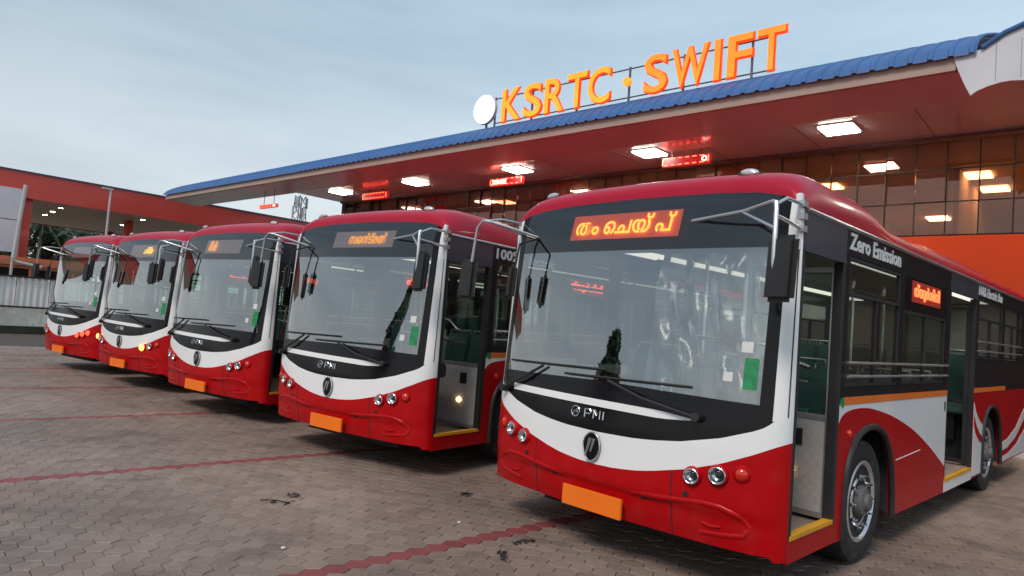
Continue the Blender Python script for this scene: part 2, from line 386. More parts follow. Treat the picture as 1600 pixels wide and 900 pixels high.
def build_bus():
    b = thing('city_bus', 'bus', 'bus')
    def part(name, mb, m, par=b, smooth=False, bevel=0): return mb.build(name, m, par, smooth, bevel)
    SR, SL = sidew(1), sidew(-1)
    # ---- front skin
    vs = cl(61)
    bump_ = part('front_bumper', patch(vs, lambda v: .30 + .03 * (abs(v) < 1.2), Z1, 18), PAINT_RED, smooth=True)
    band = part('white_front_band', patch(vs, Z1, lambda v: Z2(v), 8, 0), PAINT_WHITE, smooth=True)
    vb = cl(51, 1.172)
    blk = part('black_grille_panel', patch(vb, Z2, ZG, 8, -.004), BLACK_GLOSS, smooth=True)
    for sg in (-1, 1):
        vv = [sg * x for x in (1.172, 1.185, 1.2, 1.215, 1.228, 1.238, 1.245, 1.25)]
        pl_ = part('corner_pillar', patch(vv, lambda v: 1.17, ZH, 12), PAINT_WHITE, smooth=True)
        part('seal', MB().tube([fp(sg * 1.236, 1.2 + .11 * k, .002) for k in range(12)], .004, 6), BLACK_MATT, pl_)
    # windscreen: clear glass, black edge print, tinted header
    ws = part('windshield', patch(cl(41, 1.10), lambda v: ZG(v) + .05, ZHB, 12, 0), WIND, smooth=True)
    for sg in (-1, 1):
        part('edge_print', patch([sg * x for x in (1.10, 1.115, 1.13, 1.145, 1.16, 1.172)], lambda v: ZG(v), lambda v: min(ZH(v), 2.66) - .0, 12, .001), BLACK_GLOSS, ws, smooth=True)
    part('edge_print', patch(cl(31, 1.10), lambda v: ZG(v), lambda v: ZG(v) + .05, 2, .001), BLACK_GLOSS, ws, smooth=True)
    part('header_glass', patch(cl(41, 1.10), ZHB, ZH, 8, 0), HEADG, smooth=True)
    hb = MB(); vv = cl(21, 1.09)
    hb.grid([[(v, surf(v, 2.28) + .10, 2.27), (v, surf(v, 2.45) + .07, 2.45), (v, surf(v, 2.62) + .07, ZH(v))] for v in vv]); hb.grid([[(v, surf(v, 2.28) + .005, 2.275), (v, surf(v, 2.28) + .10, 2.27)] for v in vv])
    part('header_housing', hb, INT_DARK)
    # ---- roof and front dome
    Wt = 1.25; rows = []
    for a in aspace(49):
        v = a * Wt; zh = ZH(v) if abs(v) < 1.25 else 2.53; u0 = surf(v, zh)
        ed = (1 - abs(a) ** 14) ** .5
        zr = 2.53 + .365 * ed * (1 - .12 * a * a); zr = max(zr, zh + .0005)
        row = []
        for t in np.linspace(0, 1, 11):
            tt = t * math.pi / 2; row.append((v, u0 + .42 * (1 - math.cos(tt)) , zh + (zr - zh) * math.sin(tt) ** .8))
        zlow = 2.53 + .25 * (1 - abs(a) ** 6) ** .5
        for u, k in ((1.1, 1), (1.5, .97), (1.75, .82), (1.95, .45), (2.1, .15), (2.25, 0), (4, 0), (6, 0), (8.2, 0), (8.6, -.0)):
            row.append((v, u, zlow + (zr - zlow) * k))
        row.append((v, 8.8, 2.53 + (zlow - 2.53) * .7)); row.append((v, 8.86, 2.53))
        rows.append(row)
    roof = part('roof', MB().grid(rows), ROOF_RED_SKY, smooth=True)
    for sg in (-1, 1): part('roof_gutter', MB().tube([(sg * 1.252, u, 2.535) for u in (.36, 3, 6, 8.8)], .016, 8), STEEL, roof, smooth=True)  # silver tone stands in for the pale highlight along the roof gutter
    # rear roof pod
    rows = []
    for a in np.linspace(-1, 1, 21):
        row = []
        for t in np.linspace(0, 1, 21):
            u = 3.9 + 4.0 * t; e = max(0, 1 - abs(a) ** 6) ** .5 * max(0, 1 - abs(2 * t - 1) ** 8) ** .5
            row.append((a * .98, u, 2.70 + .25 * e))
        rows.append(row)
    part('roof_pod', MB().grid(rows), ROOF_RED_SKY, roof, smooth=True)
    for v in (-1.0, .80):
        zh = ZH(v); u0 = surf(v, zh); zr = 2.53 + .365 * (1 - (abs(v) / 1.25) ** 14) ** .5 * (1 - .12 * (v / 1.25) ** 2); tt = R(50)
        pc = Vector((v, u0 + .42 * (1 - math.cos(tt)), zh + (zr - zh) * math.sin(tt) ** .8)); nn = Vector((.12 * v, -.62, .78)).normalized()
        xa = Vector((1, 0, 0)) - nn * nn.x; xa.normalize(); ya = nn.cross(xa)
        mt = Matrix((nn, xa * 1.35, ya * .62)).transposed().to_4x4(); mt.translation = pc
        part('marker_lamp', MB().lathe([(.062, -.05), (.062, .006), (.052, .012)], 22, mt), BLACK_MATT, roof, smooth=True)
        part('marker_lens', MB().lathe([(.050, .004), (.045, .024), (.026, .036), (.001, .040)], 22, mt), mat('marker_lens', (.62, .62, .64), .2, metal=.4), roof, smooth=True)
    # ---- bumper trim, plate, lamps, emblem, lettering
    for sg in (-1, 1):
        pts = [(.30, .545), (.60, .575), (.80, .595), (.92, .59), (1.02, .56), (1.09, .49), (1.05, .43), (.92, .41), (.72, .395)]
        sm = []
        for i in range(len(pts) - 1):
            for t in (0, .33, .67): sm.append((pts[i][0] * (1 - t) + pts[i + 1][0] * t, pts[i][1] * (1 - t) + pts[i + 1][1] * t))
        part('bumper_moulding', MB().tube([fp(sg * v, z, -.019) for v, z in sm], .026, 10), PAINT_RED, bump_, smooth=True)
        part('bumper_moulding', MB().tube([fp(sg * v, z, .001) for v, z in ((.80, .47), (.86, .455), (.92, .465))], .010, 8), PAINT_RED, bump_, smooth=True)
        part('panel_seam', MB().tube([fp(sg * .60, .34 + .045 * k, .001) for k in range(10)], .004, 6), BLACK_MATT, bump_)
        for q, (v, z, r) in enumerate(((.74, .755, .046), (.90, .79, .050), (1.035, .822, .042))):
            mt = frame(sg * v, z, .0) @ Matrix.Rotation(R(-90), 4, 'Y')
            hl = part('headlamp' if q < 2 else 'indicator_lamp', MB().lathe(([(r * 1.42, -.02), (r * 1.36, .006), (r * 1.14, .030), (r * 1.04, .034), (r * 1.0, .028), (r * .96, -.004), (.001, -.006)] if q < 2 else [(r * 1.3, -.02), (r * 1.25, .008), (r * 1.05, .016), (r, .006), (r * .3, -.005)]), 28, mt), PAINT_RED, smooth=True)
            if q < 2:
                part('reflector', MB().lathe([(r * 1.0, .031), (r * .9, .026), (r * .8, .014), (r * .45, .003), (.001, .0)], 28, mt, False), CHROME, hl, smooth=True)
                part('lamp_ring', MB().tube([mt @ Vector((.031, r * 1.01 * math.cos(t), r * 1.01 * math.sin(t))) for t in np.linspace(0, 2 * math.pi, 28, False)], .0045, 6, True), CHROME, hl, smooth=True)
            if q < 2:
                part('bulb', MB().lathe([(r * .3, .0), (r * .26, .020), (.001, .024)], 16, mt), BLACK_MATT, hl, smooth=True)
                part('lens', MB().lathe([(r, .032), (r * .8, .042), (r * .4, .048), (.001, .049)], 24, mt, False), LENS, hl, smooth=True)
            else: part('lens', MB().lathe([(r, .004), (r * .8, .018), (r * .4, .026), (.001, .028)], 24, mt), LENS_RED, hl, smooth=True)
        part('tow_eye_cover', MB().tube([fp(sg * .40, .53, -.01), fp(sg * .40, .53, .006)], .022, 10), BLACK_MATT, bump_)
        part('sensor', MB().tube([fp(sg * .70, .63, -.01), fp(sg * .70, .63, .005)], .018, 10), BLACK_MATT, bump_)
    np_ = part('number_plate', MB().box(-.26, .26, -.03, -.005, .345, .49), ORANGE, bevel=.004)
    mtx = frame(-.03, .81, .002)
    em = MB(); N = 36
    def shield(t, k): return (k * .072 * math.cos(t), k * (.098 * math.sin(t) - (.012 if math.sin(t) < 0 else 0) * abs(math.sin(t)) ** 3) )
    ring = [shield(2 * math.pi * i / N, 1) for i in range(N)]
    em.prism(ring, lambda x, y, t: tuple(mtx @ Vector((x, y, t))), 0, .02)
    emb = part('emblem', em, BLACK_GLOSS, bevel=.004)
    rim_ = MB().tube([mtx @ Vector((*shield(2 * math.pi * i / N, 1.0), .018)) for i in range(N)], .006, 6, True); part('emblem_rim', rim_, CHROME, emb, smooth=True)
    for dx in (-.026, .008):
        part('emblem_bar', MB().prism([(dx - .012, .055), (dx + .016, .055), (dx + .010, -.05 + dx), (dx - .004, -.05 + dx)], lambda x, y, t: tuple(mtx @ Vector((x + y * .25, y, t))), .02, .026), CHROME, emb)
    mt = frame(-.035, 1.035, .004)
    for st in ([(-.095, -.03), (-.095, .03), (-.05, .03), (-.042, .02), (-.042, .008), (-.05, -.002), (-.09, -.002)], [(-.015, -.03), (-.015, .03), (.013, -.008), (.041, .03), (.041, -.03)], [(.072, -.03), (.072, .03)]):
        part('maker_letter', MB().tube([mt @ Vector((x, y, 0)) for x, y in st], .0068, 6), CHROME, blk)
    mt = frame(-.22, 1.035, .004); lg = part('maker_mark', MB().tube([mt @ Vector((.038 * math.cos(t), .038 * math.sin(t), 0)) for t in np.linspace(0, 2 * math.pi, 20, False)], .005, 6, True), CHROME, smooth=True)
    part('mark_stroke', MB().tube([mt @ Vector(q) for q in ((-.018, -.015, 0), (-.01, .016, 0), (0, -.008, 0), (.012, .018, 0), (.018, -.01, 0))], .005, 6), CHROME, lg)
    sl = MB(); P = []
    for k in range(25):
        v = -.95 + 1.68 * k / 24; z = 1.135 - .025 * (k / 24); w = .026 * min(1, (24 - k) / 4 + .12)
        P.append([tuple(fp(v, z - w, .004)), tuple(fp(v, z + w, .006))])
    part('white_trim_strip', sl.grid(P), PAINT_WHITE, blk)
    # wipers
    for pts in ([(-1.06, 1.10, .05), (-.8, 1.22, .05), (-.60, 1.335, .035)], [(.74, 1.13, .05), (.35, 1.20, .05), (.05, 1.29, .035)]):
        w = part('wiper', MB().tube([fp(*q) for q in pts], .012, 8), BLACK_MATT, smooth=True)
        v0, z0 = pts[-1][0], pts[-1][1]
        part('wiper_blade', MB().tube([fp(v0 + d, z0 + .02 + .02 * d, .02) for d in np.linspace(-.42, .62, 8)], .010, 6), BLACK_MATT, w)
        part('wiper_pivot', MB().tube([fp(*pts[0][:2], 0), fp(*pts[0][:2], .06)], .03, 10), BLACK_MATT, w)
    # ---- door side (v = +1.25)
    def sp(name, poly, m, w=SR, a=0, t=.03, par=b): return part(name, MB().prism(poly, w, a, t), m, par)
    sp('skirt_panel', rect(.322, 1.10, .285, .425), PAINT_RED)
    st1 = sp('door_sill', rect(.345, 1.06, .427, .455), YELLOW, a=-.006, t=.05)
    sp('side_panel_red', [(1.102, .285)] + ARCH1 + [(4.12, .262)] + SW[::-1], PAINT_RED)
    sp('side_panel_white', SW + [(4.12, 1.248), (1.102, 1.248)], PAINT_WHITE)
    sp('orange_stripe', rect(1.20, 4.12, 1.25, 1.305), ORANGE_ST, a=-.003, t=.02)
    sp('green_reflector', rect(1.13, 1.18, 1.235, 1.30), GREEN, a=-.004, t=.02)
    for u, z in ((1.31, 1.04),): part('side_marker', MB().lathe([(.028, -.01), (.026, .012), (.012, .02), (.001, .021)], 16, Matrix.Translation((1.25, u, z))), LENS_RED, smooth=True)
    part('panel_seam', MB().tube([(1.2515, 2.48, .74), (1.2515, 3.2, .77)], .004, 6), PAINT_WHITE)
    part('panel_lock', MB().box(1.25, 1.256, 4.03, 4.06, 1.10, 1.19), BLACK_MATT)
    part('wheel_arch_trim', MB().tube([(1.252, u, z) for u, z in ARCH1], .026, 8), BLACK_MATT, smooth=True)
    part('wheel_arch_trim', MB().tube([(1.252, u, z) for u, z in ARCH2], .024, 8), BLACK_MATT, smooth=True)
    # door surround and header
    sp('door_pillar', rect(.322, .365, .43, 2.265), BLACK_MATT); sp('door_pillar', rect(1.04, 1.10, .43, 2.265), BLACK_MATT, a=.0, t=.06)
    sp('window_pillar', rect(1.102, 1.178, 1.307, 2.333), BLACK_BAND)
    sp('door_header', rect(.325, 1.085, 2.27, 2.525), GREY_PANEL, a=-.004); part('door_header_rail', MB().box(1.235, 1.262, .34, 1.07, 2.262, 2.285), GREY_PANEL)
    sp('window_band', rect(1.09, 4.10, 2.335, 2.525), BLACK_BAND)
    sp('window_band', rect(1.18, 4.12, 1.31, 1.375), BLACK_BAND); sp('window_pillar', rect(2.42, 2.535, 1.38, 2.33), BLACK_BAND); sp('window_pillar', rect(3.96, 4.12, 1.38, 2.33), BLACK_BAND)
    sp('sign_panel', rect(2.54, 3.955, 2.03, 2.33), BLACK_GLOSS)
    led = sp('side_display', rect(2.74, 3.70, 2.115, 2.305), mat('led_side_glow', (.2, .02, .01), .5, emit=(1, .06, .02), es=.12), a=-.004, t=.01)
    me = text_mesh('ന്യൂർശിനി', 1, .002, .012, 1, fitw=.86, fith=.15); o = link('display_text', me, LED_RED, led); o.rotation_euler = (R(90), 0, R(90)); o.location = (1.256, 3.22, 2.21)
    def win(u0, u1, z0, z1, splits=(), zsp=None, w=SR, sg=1):
        fr = MB(); t = .022
        for p_ in (rect(u0, u1, z0, z0 + t), rect(u0, u1, z1 - t, z1), rect(u0, u0 + t, z0 + t, z1 - t), rect(u1 - t, u1, z0 + t, z1 - t)): fr.prism(p_, w, .004, .035)
        f = part('window_frame', fr, BLACK_MATT)
        zt = z1 - t
        if zsp: part('window_bar', MB().prism(rect(u0 + t, u1 - t, zsp - .013, zsp + .013), w, .004, .035), BLACK_MATT, f); part('pane', MB().prism(rect(u0 + t, u1 - t, zsp + .013, z1 - t), w, .014, .018), SIDEG, f); zt = zsp - .013
        e = [u0 + t] + list(splits) + [u1 - t]
        for s_ in splits: part('window_bar', MB().prism(rect(s_ - .013, s_ + .013, z0 + t, zt), w, .006, .035), BLACK_MATT, f)
        for a_, c_ in zip(e[:-1], e[1:]):
            part('pane', MB().prism(rect(a_ + .013 * (a_ in splits), c_ - .013 * (c_ in splits), z0 + t, zt), w, .016, .020), SIDEG, f)
        return f
    win(1.18, 2.42, 1.38, 2.33, (1.84,), 2.06); win(2.54, 3.955, 1.38, 2.025, (3.25,))
    for z in (1.455, 1.555):
        part('guard_rail', MB().tube([(1.262, 1.2, z), (1.262, 4.05, z)], .010, 8), STEEL, smooth=True)
    # second door
    sp('door_pillar', rect(4.12, 4.16, .40, 2.33), BLACK_MATT, a=.002, t=.06); sp('door_pillar', rect(5.30, 5.37, .40, 2.33), BLACK_MATT, a=.002, t=.06)
    sp('door_header', rect(4.105, 5.36, 2.335, 2.525), GREY_PANEL, a=-.004); part('door_header_rail', MB().box(1.235, 1.262, 4.13, 5.34, 2.325, 2.348), GREY_PANEL)
    sp('door_sill', rect(4.14, 5.32, .365, .398), YELLOW, a=-.006, t=.05); sp('skirt_panel', rect(4.122, 5.36, .262, .363), PAINT_WHITE)
    # rear quarter
    sp('side_panel_red', [(5.362, .262)] + ARCH2 + [(8.86, .285), (8.86, 1.248), (5.362, 1.248)], PAINT_RED)
    sp('white_stripe', [(5.38, 1.14), (5.50, 1.02), (5.68, .92), (5.86, .86), (5.845, .40), (5.845, .29), (5.38, .29), (5.38, .93), (5.52, .84), (5.74, .73), (5.74, .68), (5.50, .80), (5.38, .88)][:7], PAINT_WHITE, a=-.003, t=.01)
    sp('red_stripe', [(5.381, 1.00), (5.50, .88), (5.70, .77), (5.845, .72), (5.845, .64), (5.68, .68), (5.48, .79), (5.381, .90)], PAINT_RED, a=-.006, t=.005)
    sp('white_stripe', [(6.99, .55), (7.5, .58), (8.1, .70), (8.85, .98), (8.85, .82), (8.1, .56), (7.5, .46), (7.0, .44)], PAINT_WHITE, a=-.003, t=.01)
    sp('white_stripe', [(7.02, .36), (7.6, .38), (8.2, .46), (8.85, .64), (8.85, .30), (7.02, .30)], PAINT_WHITE, a=-.003, t=.01)
    sp('orange_stripe', rect(5.37, 7.2, 1.25, 1.305), ORANGE_ST, a=-.003, t=.02); sp('window_band', rect(7.202, 8.86, 1.25, 1.305), BLACK_BAND)
    sp('window_band', rect(5.372, 8.86, 2.365, 2.525), BLACK_BAND); sp('window_band', rect(5.372, 8.86, 1.307, 1.655), BLACK_BAND)
    for a_, c_ in ((5.372, 5.465), (6.905, 7.045), (8.30, 8.86)): sp('window_pillar', rect(a_, c_, 1.657, 2.363), BLACK_BAND)
    win(5.467, 6.903, 1.66, 2.36, (6.2,), 2.12); win(7.047, 8.298, 1.66, 2.36, (7.7,), 2.12)
    for z in (1.74, 1.85): part('guard_rail', MB().tube([(1.262, 5.45, z), (1.262, 8.3, z)], .010, 8), STEEL, smooth=True)
    # ---- off side (v = -1.25)
    sp('side_panel_red', [(.322, .285)] + [(u, z) for u, z in ARCH1] + [(4.2, .262), (5.8, .262)] + ARCH2 + [(8.86, .285), (8.86, 1.0), (5.0, .6), (3.0, .95), (1.8, 1.2), (.322, 1.05)], PAINT_RED, SL)
    sp('side_panel_white', [(.322, 1.05), (1.8, 1.2), (3.0, .95), (5.0, .6), (8.86, 1.0), (8.86, 1.3), (.322, 1.3)], PAINT_WHITE, SL)
    sp('window_band', rect(.322, 8.86, 2.335, 2.525), BLACK_BAND, SL); sp('window_band', rect(.322, 8.86, 1.302, 1.375), BLACK_BAND, SL)
    e = [.322, .42, 1.75, 1.86, 3.25, 3.36, 4.75, 4.86, 6.25, 6.36, 7.75, 8.86]
    for i in range(0, len(e), 2): sp('window_pillar', rect(e[i], e[i + 1], 1.377, 2.333), BLACK_BAND, SL)
    for i in range(1, len(e) - 1, 2): win(e[i], e[i + 1], 1.38, 2.33, ((e[i] + e[i + 1]) / 2,), 2.06, SL)
    for A in (ARCH1, ARCH2): part('wheel_arch_trim', MB().tube([(-1.252, u, z) for u, z in A], .024, 8), BLACK_MATT, smooth=True)
    # ---- rear
    rr_ = part('rear_panel', MB().box(-1.245, 1.245, 8.80, 8.86, .30, 2.50), PAINT_RED)
    part('rear_window', MB().box(-1.0, 1.0, 8.862, 8.875, 1.5, 2.3), BLACK_GLOSS, rr_)
    for sg in (-1, 1): part('tail_lamp', MB().box(sg * 1.1 - .07, sg * 1.1 + .07, 8.862, 8.88, .8, 1.25), LENS_RED, rr_)
    # ---- inside
    part('cabin_floor', MB().box(-.76, .76, .33, 8.78, .37, .41).box(.762, 1.215, .33, 1.22, .37, .41).box(.762, 1.215, 2.44, 5.82, .37, .41).box(.762, 1.215, 7.04, 8.78, .37, .41).box(-1.21, -.762, .33, 1.22, .37, .41).box(-1.21, -.762, 2.44, 5.82, .37, .41).box(-1.21, -.762, 7.04, 8.78, .37, .41), INT_FLOOR)
    part('underbody', MB().box(-.75, .75, .35, 8.7, .22, .365), UNDER)
    for u0 in (1.27, 5.87):
        for sg in (-1, 1): part('wheel_housing', MB().box(sg * .77 - .01, sg * .77 + .01, u0 - .03, u0 + 1.16, .30, 1.10).box(min(sg * .782, sg * 1.215), max(sg * .782, sg * 1.215), u0 - .03, u0 + 1.16, 1.08, 1.10).box(min(sg * .782, sg * 1.215), max(sg * .782, sg * 1.215), u0 - .05, u0 - .031, .30, 1.10).box(min(sg * .782, sg * 1.215), max(sg * .782, sg * 1.215), u0 + 1.161, u0 + 1.18, .30, 1.10), INT_DARK)
    part('cabin_ceiling', MB().box(-1.18, 1.18, .62, 8.78, 2.47, 2.50), INT_LIGHT)
    for v in (-.90, .90): part('cabin_lamp', MB().box(v - .13, v + .13, 1.6, 8.0, 2.455, 2.469), emis('cabin_lamp_glow', (1, .93, .80), .75))
    for v in (-1.205, 1.19):
        for a_, c_ in (((.40, 1.20), (2.47, 5.80), (7.08, 8.28)) if v < 0 else ((2.47, 4.10), (7.08, 8.28))): part('side_lining', MB().box(v, v + .015, a_, c_, .42, 1.36), INT_LIGHT)
    part('cabin_back_wall', MB().box(-1.19, 1.19, 8.3, 8.34, .42, 2.46), INT_LIGHT)
    dsh = MB().prism([(.16, .86), (.75, .90), (.80, 1.12), (.62, 1.20), (.35, 1.19), (.17, 1.14)], lambda u, z, t: (t, u + .10, z), -1.15, .55); part('dashboard', dsh, INT_DARK, bevel=.02)
    part('dashboard_shelf', MB().box(.555, 1.12, .33, .62, 1.02, 1.17), INT_DARK, bevel=.02)
    sw_ = part('steering_wheel', MB().tube([Matrix.Translation((-.55, 1.02, 1.28)) @ Matrix.Rotation(R(-35), 4, 'X') @ Vector((.24 * math.cos(t), .24 * math.sin(t), 0)) for t in np.linspace(0, 2 * math.pi, 24, False)], .016, 8, True), BLACK_MATT, smooth=True)
    part('spoke', MB().tube([Matrix.Translation((-.55, 1.02, 1.28)) @ Matrix.Rotation(R(-35), 4, 'X') @ Vector(q) for q in ((-.23, 0, 0), (0, 0, -.03), (.23, 0, 0))], .018, 6), BLACK_MATT, sw_)
    def seat(v, u, driver=False, z0=.62):
        mb = MB().box(-.21, .21, 0, .42, .0, .10); s_ = link('seat', seat.me, SEATM, b) if False else None
    sme = MB(); sme.box(-.21, .21, 0, .42, .30, .42); sme.prism([(.40, .36), (.50, .36), (.58, 1.0), (.50, 1.02)], lambda u, z, t: (t, u, z), -.21, .21)
    sm_ = sme.mesh('seat', bevel=.02); sm_.materials.append(SEATM)
    bar = MB().tube([(-.2, .52, .9), (-.2, .56, 1.06), (.2, .56, 1.06), (.2, .52, .9)], .014, 6); bm_ = bar.mesh('seat_handle'); bm_.materials.append(STEEL)
    lg_ = MB().box(-.04, .04, .1, .3, -.02, .299).mesh('seat_leg'); lg_.materials.append(INT_DARK)
    for v, u, z in [(-.62, 1.15, .5)] + [(v_, u_, .42 + (.25 if u_ > 5.4 else 0)) for u_ in (2.7, 3.5, 4.6, 5.5, 6.3, 7.1) for v_ in (-.95, -.5)] + [(v_, u_, .42 + (.25 if u_ > 5.4 else 0)) for u_ in (2.6, 3.3, 5.6, 6.4, 7.2) for v_ in (.52, .96)]:
        o = link('seat', sm_, None, b); o.location = (v, u, z); h_ = link('seat_handle', bm_, None, o); link('seat_leg', lg_, None, o)
    for v, u in ((.45, 1.25), (-.25, 1.9), (.3, 2.5), (-.25, 3.6), (.3, 4.2), (.3, 5.3), (-.25, 5.4)):
        part('grab_pole', MB().tube([(v, u, .41), (v, u, 2.47)], .017, 8), CHROME, smooth=True)
    part('grab_rail', MB().tube([(.15, .85, 1.15), (.15, .88, 1.62), (.25, .88, 1.66), (.85, .90, 1.64), (.95, .92, 1.55), (1.1, .92, 1.5)], .016, 8), CHROME, smooth=True)
    part('grab_rail', MB().tube([(.15, .88, 1.45), (1.1, .92, 1.40)], .014, 8), CHROME, smooth=True)
    part('grab_rail', MB().tube([(.72, .88, 1.64), (.62, .9, 1.1)], .014, 8), CHROME, smooth=True)
    part('cab_partition', MB().box(-1.1, -.1, 1.92, 1.95, .42, 1.5), INT_LIGHT)
    for v in (.35, -.35): part('ceiling_rail', MB().tube([(v, 1.2, 2.32), (v, 8.0, 2.32)], .015, 8), STEEL, smooth=True)
    part('rear_view_mirror', MB().box(-.14, .18, .44, .47, 2.07, 2.23), BLACK_MATT, bevel=.012)
    # door leaves, turned inwards
    for u0, u1 in ((1.075, 1.115), (4.19, 4.22), (5.26, 5.29)):
        fr = MB()
        for p_ in (rect(.55, 1.205, .44, .475), rect(.55, 1.205, 2.2, 2.235), rect(.55, .585, .476, 2.199), rect(1.17, 1.205, .476, 2.199), rect(.586, 1.169, 1.13, 1.165)):
            fr.prism(p_, lambda v, z, t: (v, t, z), u0 - .008, u1 + .008)
        f = part('door_leaf', fr, STEEL if u0 < 2 else BLACK_MATT)
        part('leaf_pane', MB().box(.586, 1.169, u0 + .01, u0 + .016, 1.166, 2.199), SIDEG, f)
        if u0 < 2:
            k = part('leaf_plate', MB().box(.586, 1.169, u0, u0 + .02, .476, 1.129), CHECK, f)
            nb = MB()
            for i in range(13):
                for j in range(15):
                    x = .61 + i * .0435; z = .50 + j * .0435; sg = 1 if (i + j) % 2 else -1
                    nb.prism([(x - .014, z - sg * .014 - .003), (x + .014, z + sg * .014 - .003), (x + .014, z + sg * .014 + .003), (x - .014, z - sg * .014 + .003)], lambda v, z_, t: (v, t, z_), u0, u0 - .003)
            part('plate_pattern', nb, CHECK, f)
            part('leaf_handle', MB().box(.93, 1.02, u0 - .012, u0 - .002, .93, 1.05), BLACK_MATT, f)
            part('step_lamp', MB().lathe([(.001, .03), (.022, .022), (.03, 0)], 16, Matrix.Translation((.93, u0, .74)) @ Matrix.Rotation(R(-90), 4, 'Z')), STEP_LAMP, f, smooth=True)
    # ---- mirrors
    part('mirror_post', MB().box(1.205, 1.243, .285, .325, 2.26, 2.63), PAINT_WHITE, bevel=.006)
    def mirror(v, u, z, w, h, tilt):
        mb = MB().box(-w / 2, w / 2, -.032, .032, -h, 0)
        o = mb.build('mirror', BLACK_MATT, b, True, .028); o.location = (v, u, z); o.rotation_euler = (R(-4), 0, R(tilt))
        MB().box(-w / 2 + .02, w / 2 - .02,   .0325, .036, -h + .03, -.03).build('mirror_glass', CHROME, o)
    ar = part('mirror_arm', MB().tube([(.50, .27, 2.485), (.95, .12, 2.50), (1.20, -.03, 2.52), (1.245, -.09, 2.50), (1.255, -.105, 2.46), (1.255, -.105, 2.02)], .014, 8), STEEL, smooth=True)
    part('mirror_brace', MB().tube([(1.235, .31, 2.56), (1.25, .05, 2.55), (1.25, -.09, 2.49)], .012, 8), STEEL, ar, smooth=True)
    part('mirror_brace', MB().tube([(1.235, .31, 2.40), (1.25, .10, 2.41), (1.253, -.10, 2.42)], .012, 8), STEEL, ar, smooth=True)
    part('mirror_brace', MB().tube([(.93, .13, 2.50), (1.253, -.10, 2.34)], .010, 8), STEEL, ar, smooth=True)
    for z in (2.56, 2.48, 2.40): part('mirror_bracket', MB().box(1.225, 1.262, .28, .345, z - .02, z + .02), STEEL, ar)
    mirror(1.30, -.08, 2.30, .19, .40, -10)
    al = part('mirror_arm', MB().tube([(-1.17, .36, 2.45), (-1.20, .05, 2.50), (-1.25, -.02, 2.53), (-1.33, -.05, 2.54), (-1.38, -.06, 2.48), (-1.42, -.06, 2.20), (-1.43, -.06, 2.0)], .013, 8), STEEL, smooth=True)
    part('mirror_brace', MB().tube([(-1.20, .34, 2.56), (-1.25, .1, 2.57), (-1.33, -.04, 2.54)], .012, 8), STEEL, al, smooth=True)
    part('mirror_brace', MB().tube([(-.95, .28, 2.42), (-1.1, .1, 2.48), (-1.25, -.02, 2.53)], .011, 8), STEEL, al, smooth=True)
    part('mirror_brace', MB().tube([(-.95, .28, 2.42), (-.97, .06, 2.34), (-.99, .04, 2.12)], .009, 8), BLACK_MATT, al, smooth=True)
    mirror(-1.45, -.06, 2.20, .17, .36, 12); mirror(-1.0, .03, 2.16, .09, .30, 0)
    # ---- windscreen papers
    for v, z, w, h, m_ in ((1.035, 1.45, .042, .10, GREEN), (1.0, 1.62, .035, .035, PAPER), (.90, 1.42, .03, .03, PAPER)):
        part('windshield_sticker', MB().grid([[tuple(fp(v + a, z + c, .003)) for c in (-h, h)] for a in (-w, w)]), m_, ws)
    # ---- wheels
    for u in (1.80, 6.40):
        for sg in (-1, 1):
            wh = bpy.data.objects.new('wheel', None); COL.objects.link(wh); wh.parent = b; wh.location = (sg * 1.085, u, .473); wh.rotation_euler = (0, 0, 0 if sg > 0 else math.pi); wh.empty_display_size = .1
            link('tyre', WM[0], None, wh); link('rim', WM[1], None, wh); link('hub', WM[2], None, wh)
            for k in range(10):
                t = 2 * math.pi * k / 10; o = link('wheel_nut', WM[3], None, wh); o.location = (.105, .195 * math.cos(t), .195 * math.sin(t)); o.rotation_euler = (t, 0, 0)
            for k in range(10):
                t = 2 * math.pi * (k + .5) / 10; o = link('rim_hole', WM[4], None, wh); o.location = (.052, .262 * math.cos(t), .262 * math.sin(t)); o.rotation_euler = (t, 0, 0)
    return b
ty, rim = wheel_mesh()
WM = [ty.mesh('tyre', True), rim.mesh('rim', True), MB().lathe([(.13, .05), (.125, .12), (.11, .15), (.07, .16), (.06, .185), (.001, .19)], 24).mesh('hub', True),
      MB().lathe([(.018, -.01), (.018, .02), (.010, .022), (.010, .045), (.001, .046)], 8).mesh('wheel_nut', True), MB().lathe([(.026, -.01), (.026, .002), (.001, .003)], 14).mesh('rim_hole', True)]
for m_, k in zip(WM, (RUBBER, RIMM, DARKHUB, CHROME, BLACK_MATT)): m_.materials.append(k)

BUSES = [(-2.32, 4.416, -9.25, 'nearest red and white city bus at right, lit orange text above its windscreen'),
         (-5.98, 4.918, -.8, 'red and white city bus just behind the nearest one, front door open'),
         (-9.418, 5.307, -.4, 'middle red and white city bus, third of the five counted from the right'),
         (-12.762, 5.698, .3, 'red and white city bus fourth from the right, one front indicator glowing amber'),
         (-15.793, 5.851, .1, 'farthest red and white city bus, leftmost of the row near the fence')]
proto = build_bus()
busobs = []
for i, (x, y, a, lab) in enumerate(BUSES):
    o = proto if i == 0 else copy_tree(proto)
    o.location = (x - (.04 if i == 0 else 0), y, 0); o.scale = (1.032, 1, 1); o.rotation_euler = (0, 0, R(a)); o['label'] = lab; o['category'] = 'bus'; o['group'] = 'city buses parked in a row'
    busobs.append(o)
RS = Matrix.Rotation(R(90), 4, 'Z') @ Matrix.Rotation(R(90), 4, 'X')
